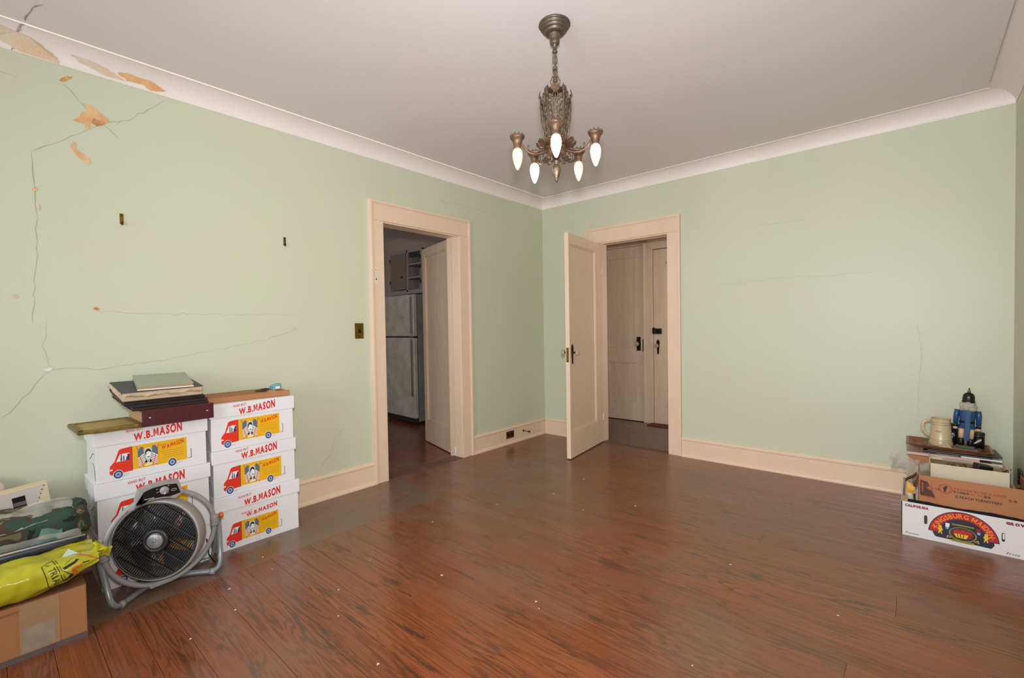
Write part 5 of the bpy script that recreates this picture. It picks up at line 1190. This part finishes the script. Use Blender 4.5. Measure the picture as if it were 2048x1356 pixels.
# mug
M_mug = mat('cream stoneware', '#cdb892', .3, vary=.25, vscale=20, col2='#b89c70'); M_mugb = mat('brown glaze line', '#8a6844', .35)
mg = thing('beer_mug', 'cream ceramic beer mug printed DAD standing on the tray', 'mug', (3.256, YB-.01, .4115))
MB().lathe([(.050, 0), (.056, .004), (.057, .022), (.053, .028), (.054, .034), (.0515, .042), (.046, .135), (.0465, .146), (.0445, .165), (.0455, .170), (.0425, .170), (.0415, .150), (.044, .05), (.04, .012), (.003, .010)], M_mug, 36).build('body', mg)
m = MB()
for rr, z_ in ((.0577, .021), (.0535, .030), (.0522, .040), (.0470, .132), (.0472, .145), (.0458, .169)): m.tube([(rr*math.cos(a), rr*math.sin(a), z_) for a in [2*PI*k/36 for k in range(36)]], .0009, M_mugb, 5, closed=True)
m.build('glaze_ring', mg)
MB().tube([(-.044, -.006, .148), (-.062, -.010, .150), (-.080, -.013, .140), (-.085, -.014, .120), (-.082, -.013, .09), (-.070, -.012, .068), (-.048, -.008, .052)], [.006, .0065, .0075, .008, .0075, .0065, .006], M_mug, 10, flat=1.3).build('handle', mg)
vs, fs, tw = glyphs('DAD', .01); m = MB()
def mugp(x, z): a = math.radians(-100) + x/.050; r_ = .0515-(.0055*(z-.042)/.093)+.0008; return (r_*math.cos(a), r_*math.sin(a), z)
m.add([mugp(-.016+v.x/tw*.027, .088+v.y*.0085) for v in vs], fs, M_ink); m.build('mug_print', mg)
o = MB().add([(-.03, 0, 0), (.035, 0, 0), (.004, .012, .042)], [(0, 1, 2)], mat('folded card', '#a8946a', .6)).add([(-.03, .001, 0), (.035, .001, 0), (.004, .013, .042)], [(0, 2, 1)], mat('folded card back', '#b8a67c', .6)).build('folded_card'); o.location = (3.272, YB-.085, .4105); tag(o, 'small folded tan card leaning against the foot of the mug', 'card')
# nutcracker seen from behind
M_blue = mat('blue paint', '#28527c', .35, vary=.3, vscale=30, col2='#1f4468'); M_skin = mat('skin paint', '#e0b48a', .5); M_fur = mat('white fur', '#cbbfae', .95, vary=.6, vscale=60, col2='#8f8474', bump=1, bscale=200)
nc = thing('nutcracker', 'blue-coated wooden nutcracker figure with a black helmet, seen from behind, on the tray', 'figurine', (3.366, YB+.005, .4115), (0, math.radians(2.5), 0))
MB().lathe([(.046, 0), (.048, .003), (.048, .011), (.045, .014)], mat('grey green base', '#55604f', .5), 6, smooth=False, a0=.3).build('base', nc).scale = (1, .7, 1)
for s in (-1, 1):
    MB().lathe([(.014, .014), (.0155, .018), (.0145, .05), (.0125, .058)], M_black, 14, c=(s*.021, 0, 0)).box(s*.021-.012, s*.021+.012, .0, .03, .014, .028, M_black, .005).build('boot', nc)
    MB().lathe([(.0125, .056), (.0135, .09), (.0135, .125)], M_skin, 14, c=(s*.021, 0, 0)).build('leg', nc)
MB().lathe([(.036, .118), (.038, .122), (.034, .150), (.033, .165), (.036, .19), (.038, .222), (.030, .236), (.016, .242)], M_blue, 24, T=Matrix.Diagonal((1, .8, 1, 1))).build('coat', nc)
MB().lathe([(.0345, .152), (.0352, .153), (.0352, .164), (.0345, .165)], M_black, 24, T=Matrix.Diagonal((1, .8, 1, 1))).build('belt', nc)
MB().box(-.0125, .0125, -.046, -.030, .052, .235, M_blue, .003, T=Matrix.Rotation(.03, 4, 'X')).build('lever', nc)
for s in (-1, 1):
    ar = MB().tube([(s*.046, 0, .228), (s*.049, 0, .20), (s*.050, -.002, .14)], [.0125, .013, .0115], M_blue, 12).build('arm', nc)
    MB().lathe([(.0122, .136), (.0125, .130), (.0122, .124)], M_black, 12, c=(s*.050, -.002, 0)).build('cuff', ar)
    MB().lathe([(.006, .108), (.0105, .112), (.0115, .119), (.009, .125)], M_skin, 12, c=(s*.050, -.003, 0)).build('hand', ar)
MB().lathe([(.022, .236), (.027, .245), (.027, .285), (.024, .296)], M_skin, 18).build('head', nc)
pillow(MB(), (0, -.006, .250), .037, .031, .034, M_fur, 40, 26, .85, .010, 55).build('hair', nc)
MB().lathe([(.029, .276), (.0305, .279), (.0305, .284), (.0275, .287), (.0270, .312), (.024, .324), (.016, .333), (.006, .337)], M_black, 26).build('helmet', nc)
MB().lathe([(.004, .335), (.009, .339), (.004, .343), (.010, .346), (.003, .351), (.003, .356), (.005, .360), (.001, .365)], M_brass, 12).build('finial', nc)
# tins
for i, (x, y, rr, h_, lb) in enumerate(((3.424, YB+.030, .027, .095, 'black lidded tin with slanting white lettering, right of the nutcracker'), (3.318, YB+.060, .020, .13, 'narrow black tin with white lettering between mug and nutcracker'))):
    r = thing('tin', lb, 'tin', (x, y, .412)); r['group'] = 'black tins on the tray'
    MB().lathe([(rr, 0), (rr, h_*.82)], M_black, 28).build('can', r)
    MB().lathe([(rr*1.04, h_*.80), (rr*1.04, h_*.985), (rr*.97, h_), (.002, h_)], M_blk, 28).lathe([(rr*1.05, h_*.80), (rr*1.055, h_*.81), (rr*1.05, h_*.82)], M_chrome, 28).build('lid', r)
    vs, fs, tw = glyphs('austin' if i == 0 else 'UT', .03); m = MB()
    def tp(x_, z_, rr=rr): a = math.radians(-95)+x_/rr; return ((rr+.0008)*math.cos(a), (rr+.0008)*math.sin(a), z_)
    if i == 0: m.add([tp(-.022+v.x/tw*.036-v.y*.003, .022+v.x/tw*.030+v.y*.013) for v in vs], fs, M_inkw)
    else: m.add([tp(-.016+v.x/tw*.014, .045+v.y*.03) for v in vs], fs, M_inkw)
    m.build('tin_print', r)
